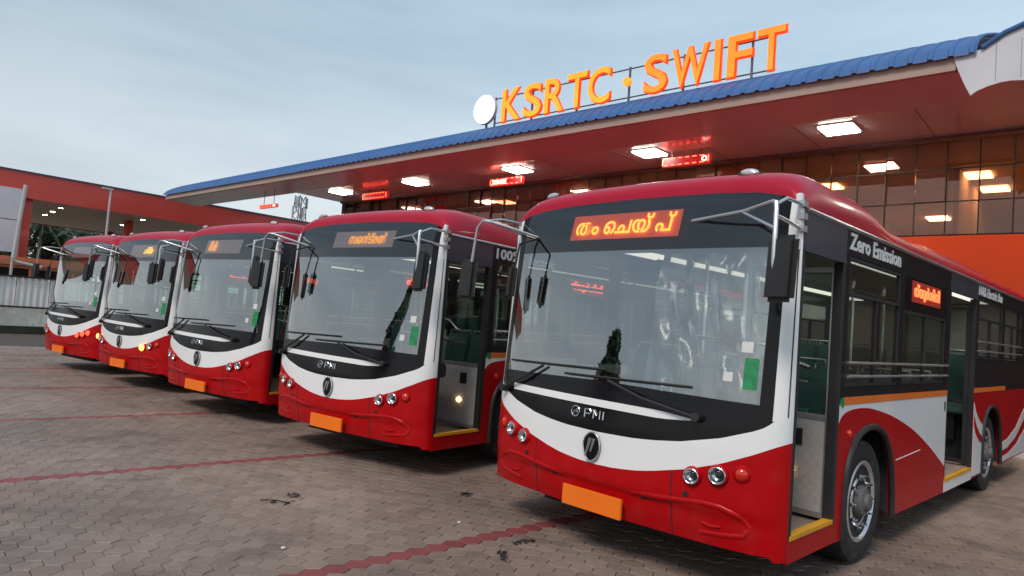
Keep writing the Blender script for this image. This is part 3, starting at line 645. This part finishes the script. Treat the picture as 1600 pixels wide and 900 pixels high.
for i, o in enumerate(busobs):
    w1, w2 = ('Zero Emission', '100% Electric Bus') if i == 0 else ('100% Electric', 'Zero Emission')
    letters(w1, 1.22, .125, .028, WHITE_TXT, o, Matrix.Translation((1.2525, 1.76, 2.44)) @ RS, 'side_letter')
    if i < 2: letters(w2, 1.40, .12, .026, WHITE_TXT, o, Matrix.Translation((1.2525, 6.1, 2.45)) @ RS, 'side_letter')
# crinkled protective film behind the nearest windscreen
FILM = glass('plastic_film', (.88, .89, .88), 1.5, .22, 1.0, .10); P = []
for i in range(46):
    v = .30 + .78 * i / 45; row = []
    for j in range(60):
        z = 1.27 + .98 * j / 59; d = .035 + .012 * math.sin(23 * v + 5 * math.sin(4 * z)) + .008 * math.sin(41 * v + 9 * z) + .0012 * rng.normal() + .010 * math.sin(17 * z + 8 * v)
        row.append(tuple(fp(v, z, -d)))
    P.append(row)
MB().grid(P).build('plastic_film', FILM, busobs[0], True)
# route displays, one for each bus
def display(bus, v0, v1, z0, z1, back, txt, tm, tv, tw, th):
    d = MB().grid([[tuple(fp(v, z, -.025)) for z in (z0, z1)] for v in np.linspace(v0, v1, 9)]).build('route_display', back, bus)
    me = text_mesh(txt, 1, .002, .014, 2, fitw=tw, fith=th); o = link('display_text', me, tm, d); o.matrix_local = frame(tv, (z0 + z1) / 2 + .01, -.018)
display(busobs[0], -.60, .40, 2.385, 2.60, LED_BACK, 'തം െചയ് പ്', LED_TXT, -.09, .90, .165)
display(busobs[1], -.50, .50, 2.40, 2.60, LED_DIM, 'സെൻട്രൽ', LED_OR, .08, .60, .14)
display(busobs[2], -.60, .35, 2.38, 2.60, LED_DIM, 'തക', LED_OR, -.38, .22, .17)
display(busobs[3], -.55, .35, 2.36, 2.60, LED_DIM, 'ചയം', LED_TXT, .12, .30, .14)
display(busobs[4], -.55, .35, 2.36, 2.60, LED_DIM, 'യം', LED_DIM, .1, .2, .12)
# lamps that are lit on the far buses
AMBER = emis('amber_lamp_glow', (1, .42, .06), 4); REDL = emis('red_lamp_glow', (1, .08, .03), 1.6)
def lit(bus, v, z, m, r=.05):
    mt = frame(v, z, .036) @ Matrix.Rotation(R(-90), 4, 'Y'); MB().lathe([(r, .0), (r * .8, .022), (r * .4, .030), (.001, .032)], 20, mt).build('lit_lamp', m, bus, True)
lit(busobs[3], .74, .755, AMBER, .06); lit(busobs[3], -1.04, .822, AMBER); lit(busobs[4], .90, .79, REDL); lit(busobs[4], .74, .755, REDL); lit(busobs[4], 1.04, .822, REDL)

# ------------------------------------------------------------------ station building
SOFF = mat('soffit_panel', (.62, .59, .60), .24, coat=.35, var=.08, vscale=.7)
FASC = mat('fascia_beige', (.42, .31, .26), .5, var=.08, vscale=1, dirt=.15)
BLUE = mat('blue_roof_sheet', (.06, .15, .36), .55, spec=.25, coat=.0, var=.12, vscale=1.3, dirt=.08)
BROWN = mat('brown_wall_panel', (.11, .045, .038), .3, coat=.2, var=.12)
ORW = mat('orange_wall', lin((248, 80, 8)), .5, var=.05, vscale=.6)
MULL = mat('dark_mullion', (.045, .028, .024), .5, var=.1)
CURT = glass('curtain_glass', (.82, .54, .42), 1.55, .03, .8, .10, wav=.012, gcol=(.95, .66, .56))
GREYW = mat('white_cladding', (.62, .64, .68), .4, var=.06, vscale=1.2, dirt=.12)
DW, DE, ZS, ZB = 14.5, 11.0, 5.69, 5.5
SL_, SRR = -21.75, 6.0
bld = bthing('station_building', 'bus station building with brown glass wall over an orange band behind the buses', 'building', -8, DW)
def bp(name, mb, m, par=bld, o=(-8, DW), **k):
    mb.v = [(x - o[0], y - o[1], z) for x, y, z in mb.v]; return mb.build(name, m, par, **k)
bp('orange_band', MB().box(SL_, -.8, DW, DW + .25, 2.55, 3.86), ORW)
PALE = mat('pale_plaster', (.58, .57, .54), .7, var=.08, vscale=.8, dirt=.2)
bp('lower_wall', MB().box(SL_, -.8, DW + .03, DW + .25, 0, 2.549), PALE)
for k in range(9):
    x = -20.6 + 2.2 * k; dr = bp('entrance_door', MB().box(x, x + 1.5, DW - .01, DW + .028, .02, 2.2), MULL)
    for q in (0, 1): bp('door_glass', MB().box(x + .06 + .71 * q, x + .73 + .71 * q, DW - .016, DW - .011, .1, 2.12), BLACK_GLOSS, dr, (0, 0)); bp('side_bay_wall', MB().box(-.799, SRR, DW, DW + .25, 0, 3.86), BROWN)
ZR = [3.88, 4.50, 5.12, 5.69]
cols = [SL_ + .03 + .51 * k for k in range(int((SRR - SL_) / .51))]
pm = {}
for r_ in range(3):
    for c in cols:
        o = bp('glass_panel', MB().box(c + .012, c + .498, DW + .02, DW + .03, ZR[r_] + .012, ZR[r_ + 1] - .012), CURT)
        o.rotation_euler = (rng.normal(0, .0035), 0, rng.normal(0, .0035))
for c in cols + [cols[-1] + .51]: bp('mullion', MB().box(c - .008, c + .008, DW, DW + .08, 3.87, ZS), MULL)
for z in ZR[:3]: bp('transom', MB().box(SL_, SRR, DW - .003, DW + .07, z - .008, z + .008), MULL)
bp('upper_wall', MB().box(SL_, SRR, DW + .1, DW + .3, ZS + .05, 7.0), BROWN)
bp('end_wall', MB().box(SL_ - .2, SL_, DW, 26, 0, 7.0), BROWN); bp('end_wall', MB().box(SRR, SRR + .2, DW, 26, 0, 7.0), BROWN)
bp('inner_floor', MB().box(SL_, SRR, DW + .26, 26, 3.6, 3.8), INT_LIGHT)
bp('inner_ceiling', MB().box(SL_, SRR, DW + .31, 26, 5.72, 5.8), mat('inner_ceiling', (.5, .4, .3), .7))
bp('inner_wall', MB().box(SL_, SRR, 25.8, 26, 3.8, 5.72), mat('inner_wall', (.42, .34, .28), .7))
for k in range(9): bp('inner_partition', MB().box(-20 + 2.9 * k, -19.9 + 2.9 * k, 17 + (k % 3), 25.8, 3.8, 5.72), mat('inner_wall', (.42, .34, .28), .7))
WARM = emis('warm_ceiling_lamp', (1, .82, .42), 12); COOL = emis('ceiling_panel_glow', (1, .90, .78), 30); COOL2 = emis('inner_panel_glow', (1, .93, .80), 20)
for s_, n_, m_ in ((-2.29, 17.8, WARM), (-2.13, 19.4, WARM), (-3.91, 23.2, COOL2), (-5.42, 17.85, WARM), (-10, 18.5, WARM), (-15.4, 16.6, COOL2), (2, 19, WARM)):
    bp('inner_ceiling_lamp', MB().box(s_ - .27, s_ + .27, n_ - .3, n_ + .3, 5.68, 5.715), m_)  # some lamps show through the glass, others are added to brighten the rooms

can = bthing('station_canopy', 'long station canopy with curved blue sheet roof and brown soffit over the buses', 'canopy', -14, DE)
def cp(name, mb, m, par=can, **k): return bp(name, mb, m, par, (-14, DE), **k)
SE = -1.72
cp('fascia', MB().box(-29.6, SE, DE, DE + .10, 5.70, 5.90), FASC)
cp('gutter_beam', MB().prism([(DE + .101, 5.70), (DE + .101, 5.95), (12.35, 6.1), (12.35, 5.66), (12.30, 5.655)], lambda n_, z, t: (t, n_, z), -29.5, 6.0), SOFF)
cp('soffit', MB().box(SL_, 6.0, 12.36, DW + .09, ZS, ZS + .04), SOFF)
for s_ in np.arange(-20.5, 6, 2.0): cp('soffit_joint', MB().box(s_ - .006, s_ + .006, 12.37, DW - .01, ZS - .003, ZS), MULL)
cp('soffit_cornice', MB().box(SL_, 6, 14.28, DW - .005, ZS - .05, ZS - .001), BROWN)
PROF = [(10.93, 5.87), (10.97, 5.97), (11.06, 6.07), (11.25, 6.19), (11.6, 6.37), (12.2, 6.62), (13, 6.93), (14, 7.3), (15, 7.65), (16, 7.97), (17.5, 8.35), (19, 8.55), (21, 8.5), (24, 8.0)]
def roof_sheet(s0, s1):
    ss = []; ns = max(1, round((s1 - s0) / .25)); st = (s1 - s0) / ns
    for k in range(ns):
        a = s0 + k * st; ss += [(a, 0), (a + st * .62, 0), (a + st * .70, .035), (a + st * .88, .035), (a + st * .96, 0)]
    ss.append((s1, 0)); P = []
    for s_, h in ss: P.append([(s_, n_ - h * .35, z + h * .62) for n_, z in PROF])
    return MB().grid(P)
sx = -29.75
while sx < -1.5:
    e_ = min(sx + 1.01, -1.41); cp('roof_sheet', roof_sheet(sx, e_), BLUE); sx += 1.01
# right-hand end of the roof: scalloped white valance with a blue rim
top = [(-1.75, 5.90), (-1.58, 5.915), (-1.41, 5.93), (-1.30, 6.00), (-1.16, 6.09), (-.96, 6.16), (-.6, 6.21), (0, 6.22), (1.5, 6.2)]
bot = [(1.5, 5.30), (.6, 5.33), (-.1, 5.34), (-.40, 5.25), (-.62, 5.31), (-.80, 5.37), (-.94, 5.405), (-1.08, 5.425), (-1.2, 5.42), (-1.34, 5.39), (-1.46, 5.345), (-1.53, 5.295), (-1.60, 5.45), (-1.70, 5.72)]
vl = cp('end_valance', MB().prism(top + bot, lambda s_, z, t: (s_, t, z), DE - .02, DE + .02), GREYW)
for s_ in np.arange(-1.25, 1.4, .28): cp('valance_joint', MB().box(s_ - .004, s_ + .004, DE - .024, DE - .0195, 5.45, 6.0), mat('grey_joint', (.3, .3, .33), .5), can)
cp('roof_end_rim', MB().tube([(s_, DE - .04 + .0 * i, z + .015) for i, (s_, z) in enumerate(top[2:])], .035, 8), BLUE, smooth=True)
P = [[(s_, DE + .03, z) , (s_ + .3, 13, z + .75), (s_ + .8, 17, z + 2.0)] for s_, z in top[2:]]
cp('roof_end_sheet', MB().grid(P), BLUE)

# recessed ceiling lights
for k, s_ in enumerate((.2, -3.82, -7.78, -11.72, -15.85, -19.8)):  # the first light is out of view, added for the light it gives
    t = bthing('ceiling_light', ['square white ceiling light out at the right end of the canopy', 'largest square white ceiling light under the canopy, right of the sign letters', 'square white ceiling light under the canopy beside the widest red sign', 'square white ceiling light just above the red sign over the second bus', 'square white ceiling light right of the red sign nearest the blue tip', 'square white ceiling light nearest the far left end of the soffit'][k], 'ceiling light', s_, 12.98, ZS - .02, 'recessed lights along the canopy')
    fr = MB()
    for b_ in ((-.32, .32, -.32, -.29), (-.32, .32, .29, .32), (-.32, -.29, -.289, .289), (.29, .32, -.289, .289)): fr.box(*b_, -.005, .019)
    fr.build('light_frame', STEEL, t); MB().box(-.285, .285, -.285, .285, -.022, .015).build('light_panel', COOL, t)
# hanging LED signs
REDBACK = mat('sign_dark_face', (.06, .004, .006), .35, var=.1, emit=(1, .015, .015), es=.35)
LEDW = emis('led_white_hot', (1, .45, .35), 5); LEDR = emis('led_red_border', (1, .06, .03), 8)
def hang(s0, s1, z0, z1, n_, label, mode, ztop):
    sc = (s0 + s1) / 2; t = bthing('hanging_led_sign', label, 'led sign', sc, n_, z0, 'hanging signs under the canopy'); w = (s1 - s0) / 2; h = z1 - z0
    MB().box(-w, w, -.05, .05, 0, h).build('case', REDBACK, t)
    for x in (-w * .6, w * .6): MB().tube([(x, 0, h), (x, 0, ztop - z0)], .012, 6).build('rod', MULL, t)
    n2 = max(4, int(2 * w / .17))
    for k in range(n2):
        for z in (.02, h - .035):
            x = -w + .05 + (2 * w - .1) * k / n2; MB().box(x, x + .09, -.058, -.051, z, z + .018).build('led_segment', LEDR, t)
    for x in (-w + .01, w - .03): MB().box(x, x + .02, -.058, -.051, .03, h - .03).build('led_segment', LEDR, t)
    if mode: 
        me = text_mesh(mode, 1, .003, .02, 1, fitw=w * (.9 if len(mode) > 1 else .22), fith=h * .62); o = link('sign_text', me, LEDW, t); o.rotation_euler = (R(90), 0, 0); o.location = (-w * .42 if len(mode) > 1 else w * .8, -.056, h / 2)
hang(-7.55, -6.43, 5.36, 5.56, 13.2, 'widest red sign hung under the canopy behind the nearest bus', 'ഠ', ZS)
hang(-12.86, -11.69, 5.35, 5.55, 13.2, 'red sign with white hot characters hung between the second and third ceiling lights', 'XOME', ZS)
hang(-18.75, -17.47, 5.36, 5.57, 13.2, 'dark sign with red lit border hung above the second bus from the right', '', ZS)
hang(-22.8, -21.65, 5.04, 5.16, 11.7, 'small red sign hung under the left tip of the canopy', 'ഠ', 5.68)

# rooftop sign
NS = 11.6
ORG = mat('letter_face_orange', (.9, .35, .03), .4, emit=(1, .25, .008), es=.80, var=.25, vscale=1.6); ORG2 = mat('letter_face_deep_orange', (.9, .25, .02), .4, emit=(1, .155, .006), es=.85, var=.25, vscale=1.6); LRED = mat('letter_return_red', (.8, .08, .01), .4, emit=(1, .075, .008), es=.55, var=.05)
sg = bthing('rooftop_sign', 'big orange lit letters reading KSRTC - SWIFT on the blue roof', 'sign', -7.7, NS, 6.37)
SF = mat('sign_frame_steel', (.16, .16, .18), .5, metal=.5)
for z in (.13, .74): MB().tube([(-3.72, .06, z), (3.15, .06, z)], .015, 6).build('sign_rail', SF, sg)
for x in (-3.71, -2.52, -1.21, .12, 1.36, 2.72): MB().box(x - .018, x + .018, .045, .08, -.06, .78).build('sign_post', SF, sg)
L_ = [('K', -11.10, -10.50), ('S', -10.41, -9.87), ('R', -9.77, -9.22), ('T', -9.13, -8.60), ('C', -8.56, -8.0), ('S', -7.18, -6.66), ('W', -6.56, -5.80), ('I', -5.67, -5.555), ('F', -5.41, -4.94), ('T', -4.85, -4.36)]
for ch, a_, c_ in L_:
    me = text_mesh(ch, 1, .03, .012, 4, fitw=c_ - a_, fith=.78, name='letter')
    o = link('letter', me, None, sg); me.materials.append(ORG2 if a_ > -7.3 else ORG); me.materials.append(LRED)
    for p_ in me.polygons: p_.material_index = 0 if abs(p_.normal.z) > .7 else 1
    o.rotation_euler = (R(90), 0, 0); o.location = ((a_ + c_) / 2 + 7.7, -.02, .485)
    # the red outline the returns show round each face
    me2 = text_mesh(ch, 1, .012, .03, 4, fitw=c_ - a_ + .04, fith=.82, name='letter_edge'); e_ = link('letter_edge', me2, LRED, o); e_.location = (0, 0, -.03)
MB().lathe([(.09, -.04), (.09, .04), (.001, .041)], 20, Matrix.Translation((-7.58 + 7.7, -.02, .44)) @ Matrix.Rotation(R(-90), 4, 'Z')).build('letter_dot', ORG, sg, True)
dsc = bthing('round_sign', 'glowing white round sign at the left end of the roof letters', 'sign', -11.70, NS, 6.37)
mt = Matrix.Translation((0, 0, .50)) @ Matrix.Rotation(R(-90), 4, 'Z')
MB().lathe([(.36, -.06), (.37, -.05), (.37, .035), (.36, .04)], 40, mt).build('disc_case', GREYW, dsc, True); MB().lathe([(.355, .041), (.35, .055), (.001, .056)], 40, mt).build('disc_face', emis('disc_glow', (1, 1, .98), 1.6), dsc, True)
MB().box(-.02, .02, .06, .1, -.06, .5).build('disc_post', SF, dsc)

# ------------------------------------------------------------------ left forecourt canopy, fence, poles, trees
REDF = mat('red_fascia', (.60, .052, .032), .4, coat=.2, var=.06, vscale=.5, dirt=.06)
CREAM = mat('cream_soffit', (.80, .70, .58), .5, var=.06)
fc = bthing('forecourt_canopy', 'flat red canopy with cream soffit at the left, behind the fence', 'canopy', -36, 10)
def fp2(name, mb, m, par=fc, **k): return bp(name, mb, m, par, (-36, 10), **k)
fp2('fascia', MB().box(-36.12, -36, -8, 26, 5.55, 6.66), REDF); fp2('fascia_cap', MB().box(-36.2, -35.95, -8, 26.02, 6.661, 6.74), mat('dark_cap', (.05, .055, .09), .4))
fp2('soffit', MB().box(-50, -36.121, -8, 26, 5.60, 5.64), CREAM); fp2('roof', MB().box(-50, -36.121, -8, 26, 6.5, 6.58), MULL)
fp2('far_fascia', MB().box(-50.1, -50.001, -8, 26, 5.55, 6.66), REDF); fp2('end_fascia', MB().box(-50, -36.121, 25.9, 26.0, 5.55, 6.66), REDF)
for s_, n_ in ((-36.6, 7.75), (-40.0, 13.1), (-49, 15), (-40, 22)): fp2('column', MB().box(s_ - .19, s_ + .19, n_ - .17, n_ + .17, 0, 5.6), REDF)
fp2('white_board', MB().box(-36.05, -35.9, 3.0, 7.42, 3.1, 5.9), GREYW); fp2('board_joint', MB().box(-35.9, -35.895, 3.0, 7.42, 4.50, 4.53), MULL)
DLAB = ['leftmost of the three downlights in a slanting line under the red canopy', 'middle one of the three downlights in a slanting line under the red canopy', 'rightmost of the three downlights in a slanting line under the red canopy', 'downlight just left of the inner red column', 'downlight just right of the inner red column', 'dim downlight deep under the red canopy', 'downlight under the red canopy above the second farthest bus']
DL = emis('downlight_glow', (1, .86, .6), 45)
for k, (px_s, n_) in enumerate(((-43.05, 9.96), (-40.65, 9.72), (-38.11, 9.43), (-42.52, 13.61), (-37.96, 13.09), (-45, 17), (-41, 17.5))):
    t = bthing('downlight', DLAB[k], 'downlight', px_s, n_, 5.59, 'round downlights in the red canopy')
    MB().lathe([(.17, 0), (.17, .02), (.13, .03)], 20, Matrix.Rotation(R(90), 4, 'Y')).build('bezel', STEEL, t); MB().lathe([(.128, .02), (.10, .032), (.001, .034)], 20, Matrix.Rotation(R(90), 4, 'Y')).build('lens', DL, t)
# fence
FS = -28.4
CORR = mat('white_corrugated_sheet', (.84, .85, .82), .5, var=.08, vscale=1.5, dirt=.15); WWALL = mat('whitewashed_wall', (.66, .65, .60), .85, var=.25, vscale=1.4, bump=.4, bscale=12, dirt=.6)
fen = bthing('sheet_fence', 'white corrugated sheet fence in black frame on a low whitewashed wall', 'fence', FS, 6)
def ff(name, mb, m, par=fen, **k): return bp(name, mb, m, par, (FS, 6), **k)
ff('low_wall', MB().box(FS - .2, FS, -12, 14, .0, .88), WWALL); ff('dark_plinth', MB().box(FS + .001, FS + .05, -12, 14, 0, .26), mat('mossy_plinth', (.035, .04, .025), .9, var=.4, vscale=5))
for z in (.92, 1.98): ff('frame_rail', MB().box(FS - .10, FS - .04, -12, 14, z - .03, z + .03), BLACK_MATT)
for n_ in np.arange(-11.5, 14, 2.1): ff('frame_post', MB().box(FS - .10, FS - .035, n_ - .03, n_ + .03, .881, 2.45 if abs(n_ - 5.3) < .3 else 2.0), BLACK_MATT)
for k in range(26):
    n0 = -12 + k * 1.0; q = MB(); P = []
    for i in range(21):
        n_ = n0 + i * .049; d = .012 if i % 4 < 2 else -.012; P.append([(FS - .12 + d, n_, .95), (FS - .12 + d, n_, 1.96)])
    ff('fence_sheet', q.grid(P), CORR)
# pipes and lamp posts
GALV = mat('galvanised_pipe', (.55, .54, .52), .4, metal=.4, var=.1)
t = bthing('lamp_post', 'slim grey lamp post with small flat head behind the farthest bus', 'lamp post', -31, 9.36); MB().tube([(0, 0, 0), (0, 0, 5.9)], [.06, .04], 10).build('pole', GALV, t, True); MB().box(-.06, .06, -.32, .08, 5.88, 5.95).build('lamp_head', GALV, t, bevel=.01)
t = bthing('bent_pipe', 'bent pale pipe rising beside the white board at far left', 'pipe', -31, 6.3); MB().tube([(0, .95, 2.42), (0, .12, 2.55), (0, .02, 2.62), (0, .02, 2.75), (0, .10, 4.4), (0, .16, 5.5)], .07, 10).build('pipe_run', GALV, t, True); MB().tube([(0, 0, 0), (0, 0, 2.6)], .05, 10).build('pipe_foot', GALV, t, True)
# vehicle behind the fence
VB = mat('faded_orange_body', (.55, .17, .07), .4, coat=.3, var=.1)
t = bthing('parked_coach', 'orange coach parked behind the fence, only its roof and windows showing', 'coach', -33.5, 7.2)
MB().box(-1.2, 1.2, -4.5, 2.2, .5, 1.55).build('body', VB, t, bevel=.05); MB().box(-1.15, 1.15, -4.4, 2.1, 1.551, 2.35).build('window_band', BLACK_GLOSS, t); MB().box(-1.2, 1.2, -4.5, 2.2, 2.351, 2.80).build('roof', VB, t, True, .12)
for n_ in (-3.3, 1.0):
    for x in (-1.05, 1.05): link('tyre', WM[0], None, t).location = (x, n_, .475)
for n_ in (-3, -1.5, 0, 1.5): MB().box(1.151, 1.17, n_ - .04, n_ + .04, 1.56, 2.34).build('window_pillar', VB, t)
# lattice mast
azm = R(144.2); mp_ = Vector((math.cos(azm), math.sin(azm), 0)) * 120
t = thing('lattice_mast', 'distant lattice phone mast seen under the left end of the canopy', 'mast', mp_)
MS = mat('mast_steel', (.12, .12, .13), .6)
for a in range(4):
    sx_, sy_ = (-1, 1)[a % 2], (-1, 1)[a // 2]; MB().tube([(sx_ * 1.6, sy_ * 1.6, 0), (sx_ * .6, sy_ * .6, 20.5)], .09, 5).build('mast_leg', MS, t)
br = MB()
for k in range(12):
    z0, z1 = 20.5 * k / 12, 20.5 * (k + 1) / 12; r0 = 1.6 - z0 / 20.5; r1 = 1.6 - z1 / 20.5
    for a, c in (((-1, -1), (1, -1)), ((1, -1), (1, 1)), ((1, 1), (-1, 1)), ((-1, 1), (-1, -1))):
        br.tube([(a[0] * r0, a[1] * r0, z0), (c[0] * r1, c[1] * r1, z1)], .05, 4); br.tube([(c[0] * r0, c[1] * r0, z0), (a[0] * r1, a[1] * r1, z1)], .05, 4)
br.build('mast_bracing', MS, t)
for k in range(6):
    an = k * 1.05; MB().box(-.16, .16, -.09, .09, 16.8 + (k % 2) * 1.6, 18.6 + (k % 2) * 1.6).build('antenna', mat('antenna_grey', (.4, .4, .42), .5), t).location = (1.1 * math.cos(an), 1.1 * math.sin(an), 0)
# trees
LEAF = mat('dark_leaves', (.045, .075, .035), .6, var=.5, vscale=.8); LEAF2 = mat('palm_leaves', (.05, .085, .045), .55, var=.4, vscale=.8); BARK = mat('bark', (.10, .08, .06), .9, var=.3)
def tree(s_, n_, h, rx, rzz, label):
    t = bthing('broadleaf_tree', label, 'tree', s_, n_, 0, 'trees behind the red canopy'); mb = MB().tube([(0, 0, 0), (.1, .1, h * .35), (-.1, 0, h * .75)], [.28, .2, .08], 8)
    for k in range(6):
        a = k * 1.05; mb.tube([(0, 0, h * .35 + .15 * k), (rx * .6 * math.cos(a), rx * .6 * math.sin(a), h * .55 + .3 * k)], [.1, .03], 5)
    mb.build('trunk', BARK, t); cr = MB()
    cl_ = [(rng.normal(0, .45, 3)) for _ in range(26)]
    for c in cl_:
        c = c / max(1, np.linalg.norm(c)); cc = np.array([c[0] * rx, c[1] * rx, h * .66 + c[2] * rzz])
        for _ in range(85):
            p = cc + rng.normal(0, .33, 3) * rx * .5; a, b2 = rng.normal(0, 1, 3), rng.normal(0, 1, 3); a /= np.linalg.norm(a); b2 -= a * (a @ b2); b2 /= np.linalg.norm(b2); q = .20
            cr.add([p - a * q, p + b2 * q * .5, p + a * q, p - b2 * q * .5], [(0, 1, 2, 3)])
    cr.build('crown', LEAF, t, fix=False)
def palm(s_, n_, h, label):
    t = bthing('palm_tree', label, 'tree', s_, n_, 0, 'palms behind the red canopy'); MB().tube([(0, 0, 0), (.2, .1, h * .5), (.1, .2, h)], [.2, .15, .12], 8).build('trunk', BARK, t, True)
    for k in range(16):
        fr = MB(); a = k * 2.4; el = rng.uniform(-.2, .9); Lr = rng.uniform(2.3, 3.1); prev = None; pts = []
        for i in range(11):
            x = i / 10; rr = Lr * x * math.cos(el * .7); z = h + Lr * (math.sin(el) * x - .75 * x * x); pts.append(np.array([.1 + rr * math.cos(a), .2 + rr * math.sin(a), z]))
        fr.tube([tuple(p) for p in pts], .025, 4); sd = np.array([-math.sin(a), math.cos(a), 0])
        for i in range(1, 11):
            for f_ in (0, .5):
                p = pts[i - 1] * (1 - f_) + pts[i] * f_
                for s2 in (-1, 1):
                    tip = p + sd * s2 * .55 * (1 - (i / 12)) + np.array([math.cos(a) * .25, math.sin(a) * .25, -.35]); w_ = np.array([math.cos(a), math.sin(a), 0]) * .035
                    fr.add([p - w_, p + w_, tip], [(0, 1, 2)])
        fr.build('frond', LEAF2, t, fix=False)
palm(-60, 13.6, 6.3, 'palm tree at left, under the end of the red canopy beside its first column'); palm(-58, 16.6, 6.0, 'palm tree right of the other palm, against the white gap of sky')
tree(-62, 15.0, 7.6, 2.6, 2.2, 'dark rounded tree between the two palms behind the red canopy'); tree(-60, 18.4, 7.6, 2.7, 2.2, 'dark bushy tree just left of the red canopy inner column'); tree(-64, 12.4, 7.6, 2.6, 2.0, 'dark tree hidden mostly by the white board at far left')
def slim(x, y, h, label):
    t = thing('slender_tree', label, 'tree', (x, y, 0), 0, 'trees mirrored in the windscreens'); MB().tube([(0, 0, 0), (0, .05, h * .5), (.05, 0, h * .95)], [.2, .12, .03], 8).build('trunk', BARK, t, True); cr = MB()
    for _ in range(2200):
        z = rng.uniform(.22, 1); a_ = rng.uniform(0, 6.28); r_ = 1.05 * (1 - z) ** .45 * min(1, (z - .15) * 5) * math.sqrt(rng.uniform(0.05, 1)) * (1 + .30 * math.sin(z * 27 + math.sin(3 * a_))); p = np.array([r_ * math.cos(a_), r_ * math.sin(a_), z * h])
        a, b2 = rng.normal(0, 1, 3), rng.normal(0, 1, 3); a /= np.linalg.norm(a); b2 -= a * (a @ b2); b2 /= np.linalg.norm(b2); q = .17; cr.add([p - a * q, p + b2 * q * .5, p + a * q, p - b2 * q * .5], [(0, 1, 2, 3)])
    cr.build('crown', LEAF, t, fix=False)
slim(-12.4, -5.1, 5.3, 'slender dark tree mirrored in the windscreen of the nearest bus')
tree(-60, 22.5, 6.0, 2.6, 2.0, 'dark tree showing above the farthest bus under the red canopy'); tree(-68, 17, 5.2, 3.0, 1.6, 'low dark tree behind the palms and the rounded tree')

# ------------------------------------------------------------------ litter on the paving
TW = mat('dry_twig', (.02, .018, .014), .9, var=.4); PE = mat('pale_pebble', (.6, .58, .54), .8, var=.1)
for k, (x, y, L, an, lab) in enumerate(((-4.91, 3.56, .26, .5, 'dark dry leaf sprig on the paving at left of the second parking line'), (-2.88, 4.35, .20, 1.2, 'dark leafy sprig under the bumper of the nearest bus'), (-2.79, 3.97, .17, 2.3, 'dark leafy sprig nearest the camera beside the red paver row'), (-4.05, 5.07, .12, .9, 'small dark sprig left of the nearest bus bumper'), (-4.98, 3.81, .10, .2, 'tiny dark sprig just behind the longest leaf sprig'))):
    mb = MB(); d = Vector((math.cos(an), math.sin(an), 0)); nn = Vector((-d.y, d.x, 0)); mb.tube([d * (-L / 2) + Vector((0, 0, .008)), nn * .02 + Vector((0, 0, .016)), d * (L / 2) + Vector((0, 0, .007))], .005, 5)
    for i in range(9):
        c = d * rng.uniform(-L / 2, L / 2) + nn * rng.normal(0, .025) + Vector((0, 0, rng.uniform(.004, .02))); a2 = rng.uniform(0, 6.28); e_ = Vector((math.cos(a2), math.sin(a2), rng.uniform(-.2, .4))) * rng.uniform(.02, .04); w_ = Vector((-e_.y, e_.x, 0)) * .4
        mb.add([c - e_, c + w_, c + e_, c - w_], [(0, 1, 2, 3)])
    o = mb.build('leaf_sprig', TW, None, fix=False); o.location = (x, y, .001); tag(o, lab, 'leaf litter', 'leaf litter on the paving')
for k, (x, y, lab) in enumerate(((-3.52, 4.33, 'pale pebble in front of the gap between the two nearest buses'), (-3.93, 2.95, 'pale pebble at the bottom, left of the red paver row'))):
    mb = MB(); mb.lathe([(.006, -.009), (.014, -.006), (.017, 0), (.013, .007), (.004, .010)], 9, Matrix.Rotation(R(-90), 4, 'Y')); mb.v = [(a + rng.normal(0, .0015), c + rng.normal(0, .0015), d) for a, c, d in mb.v]
    o = mb.build('pebble', PE, None, True); o.location = (x, y, .009); tag(o, lab, 'pebble', 'pebbles on the paving')
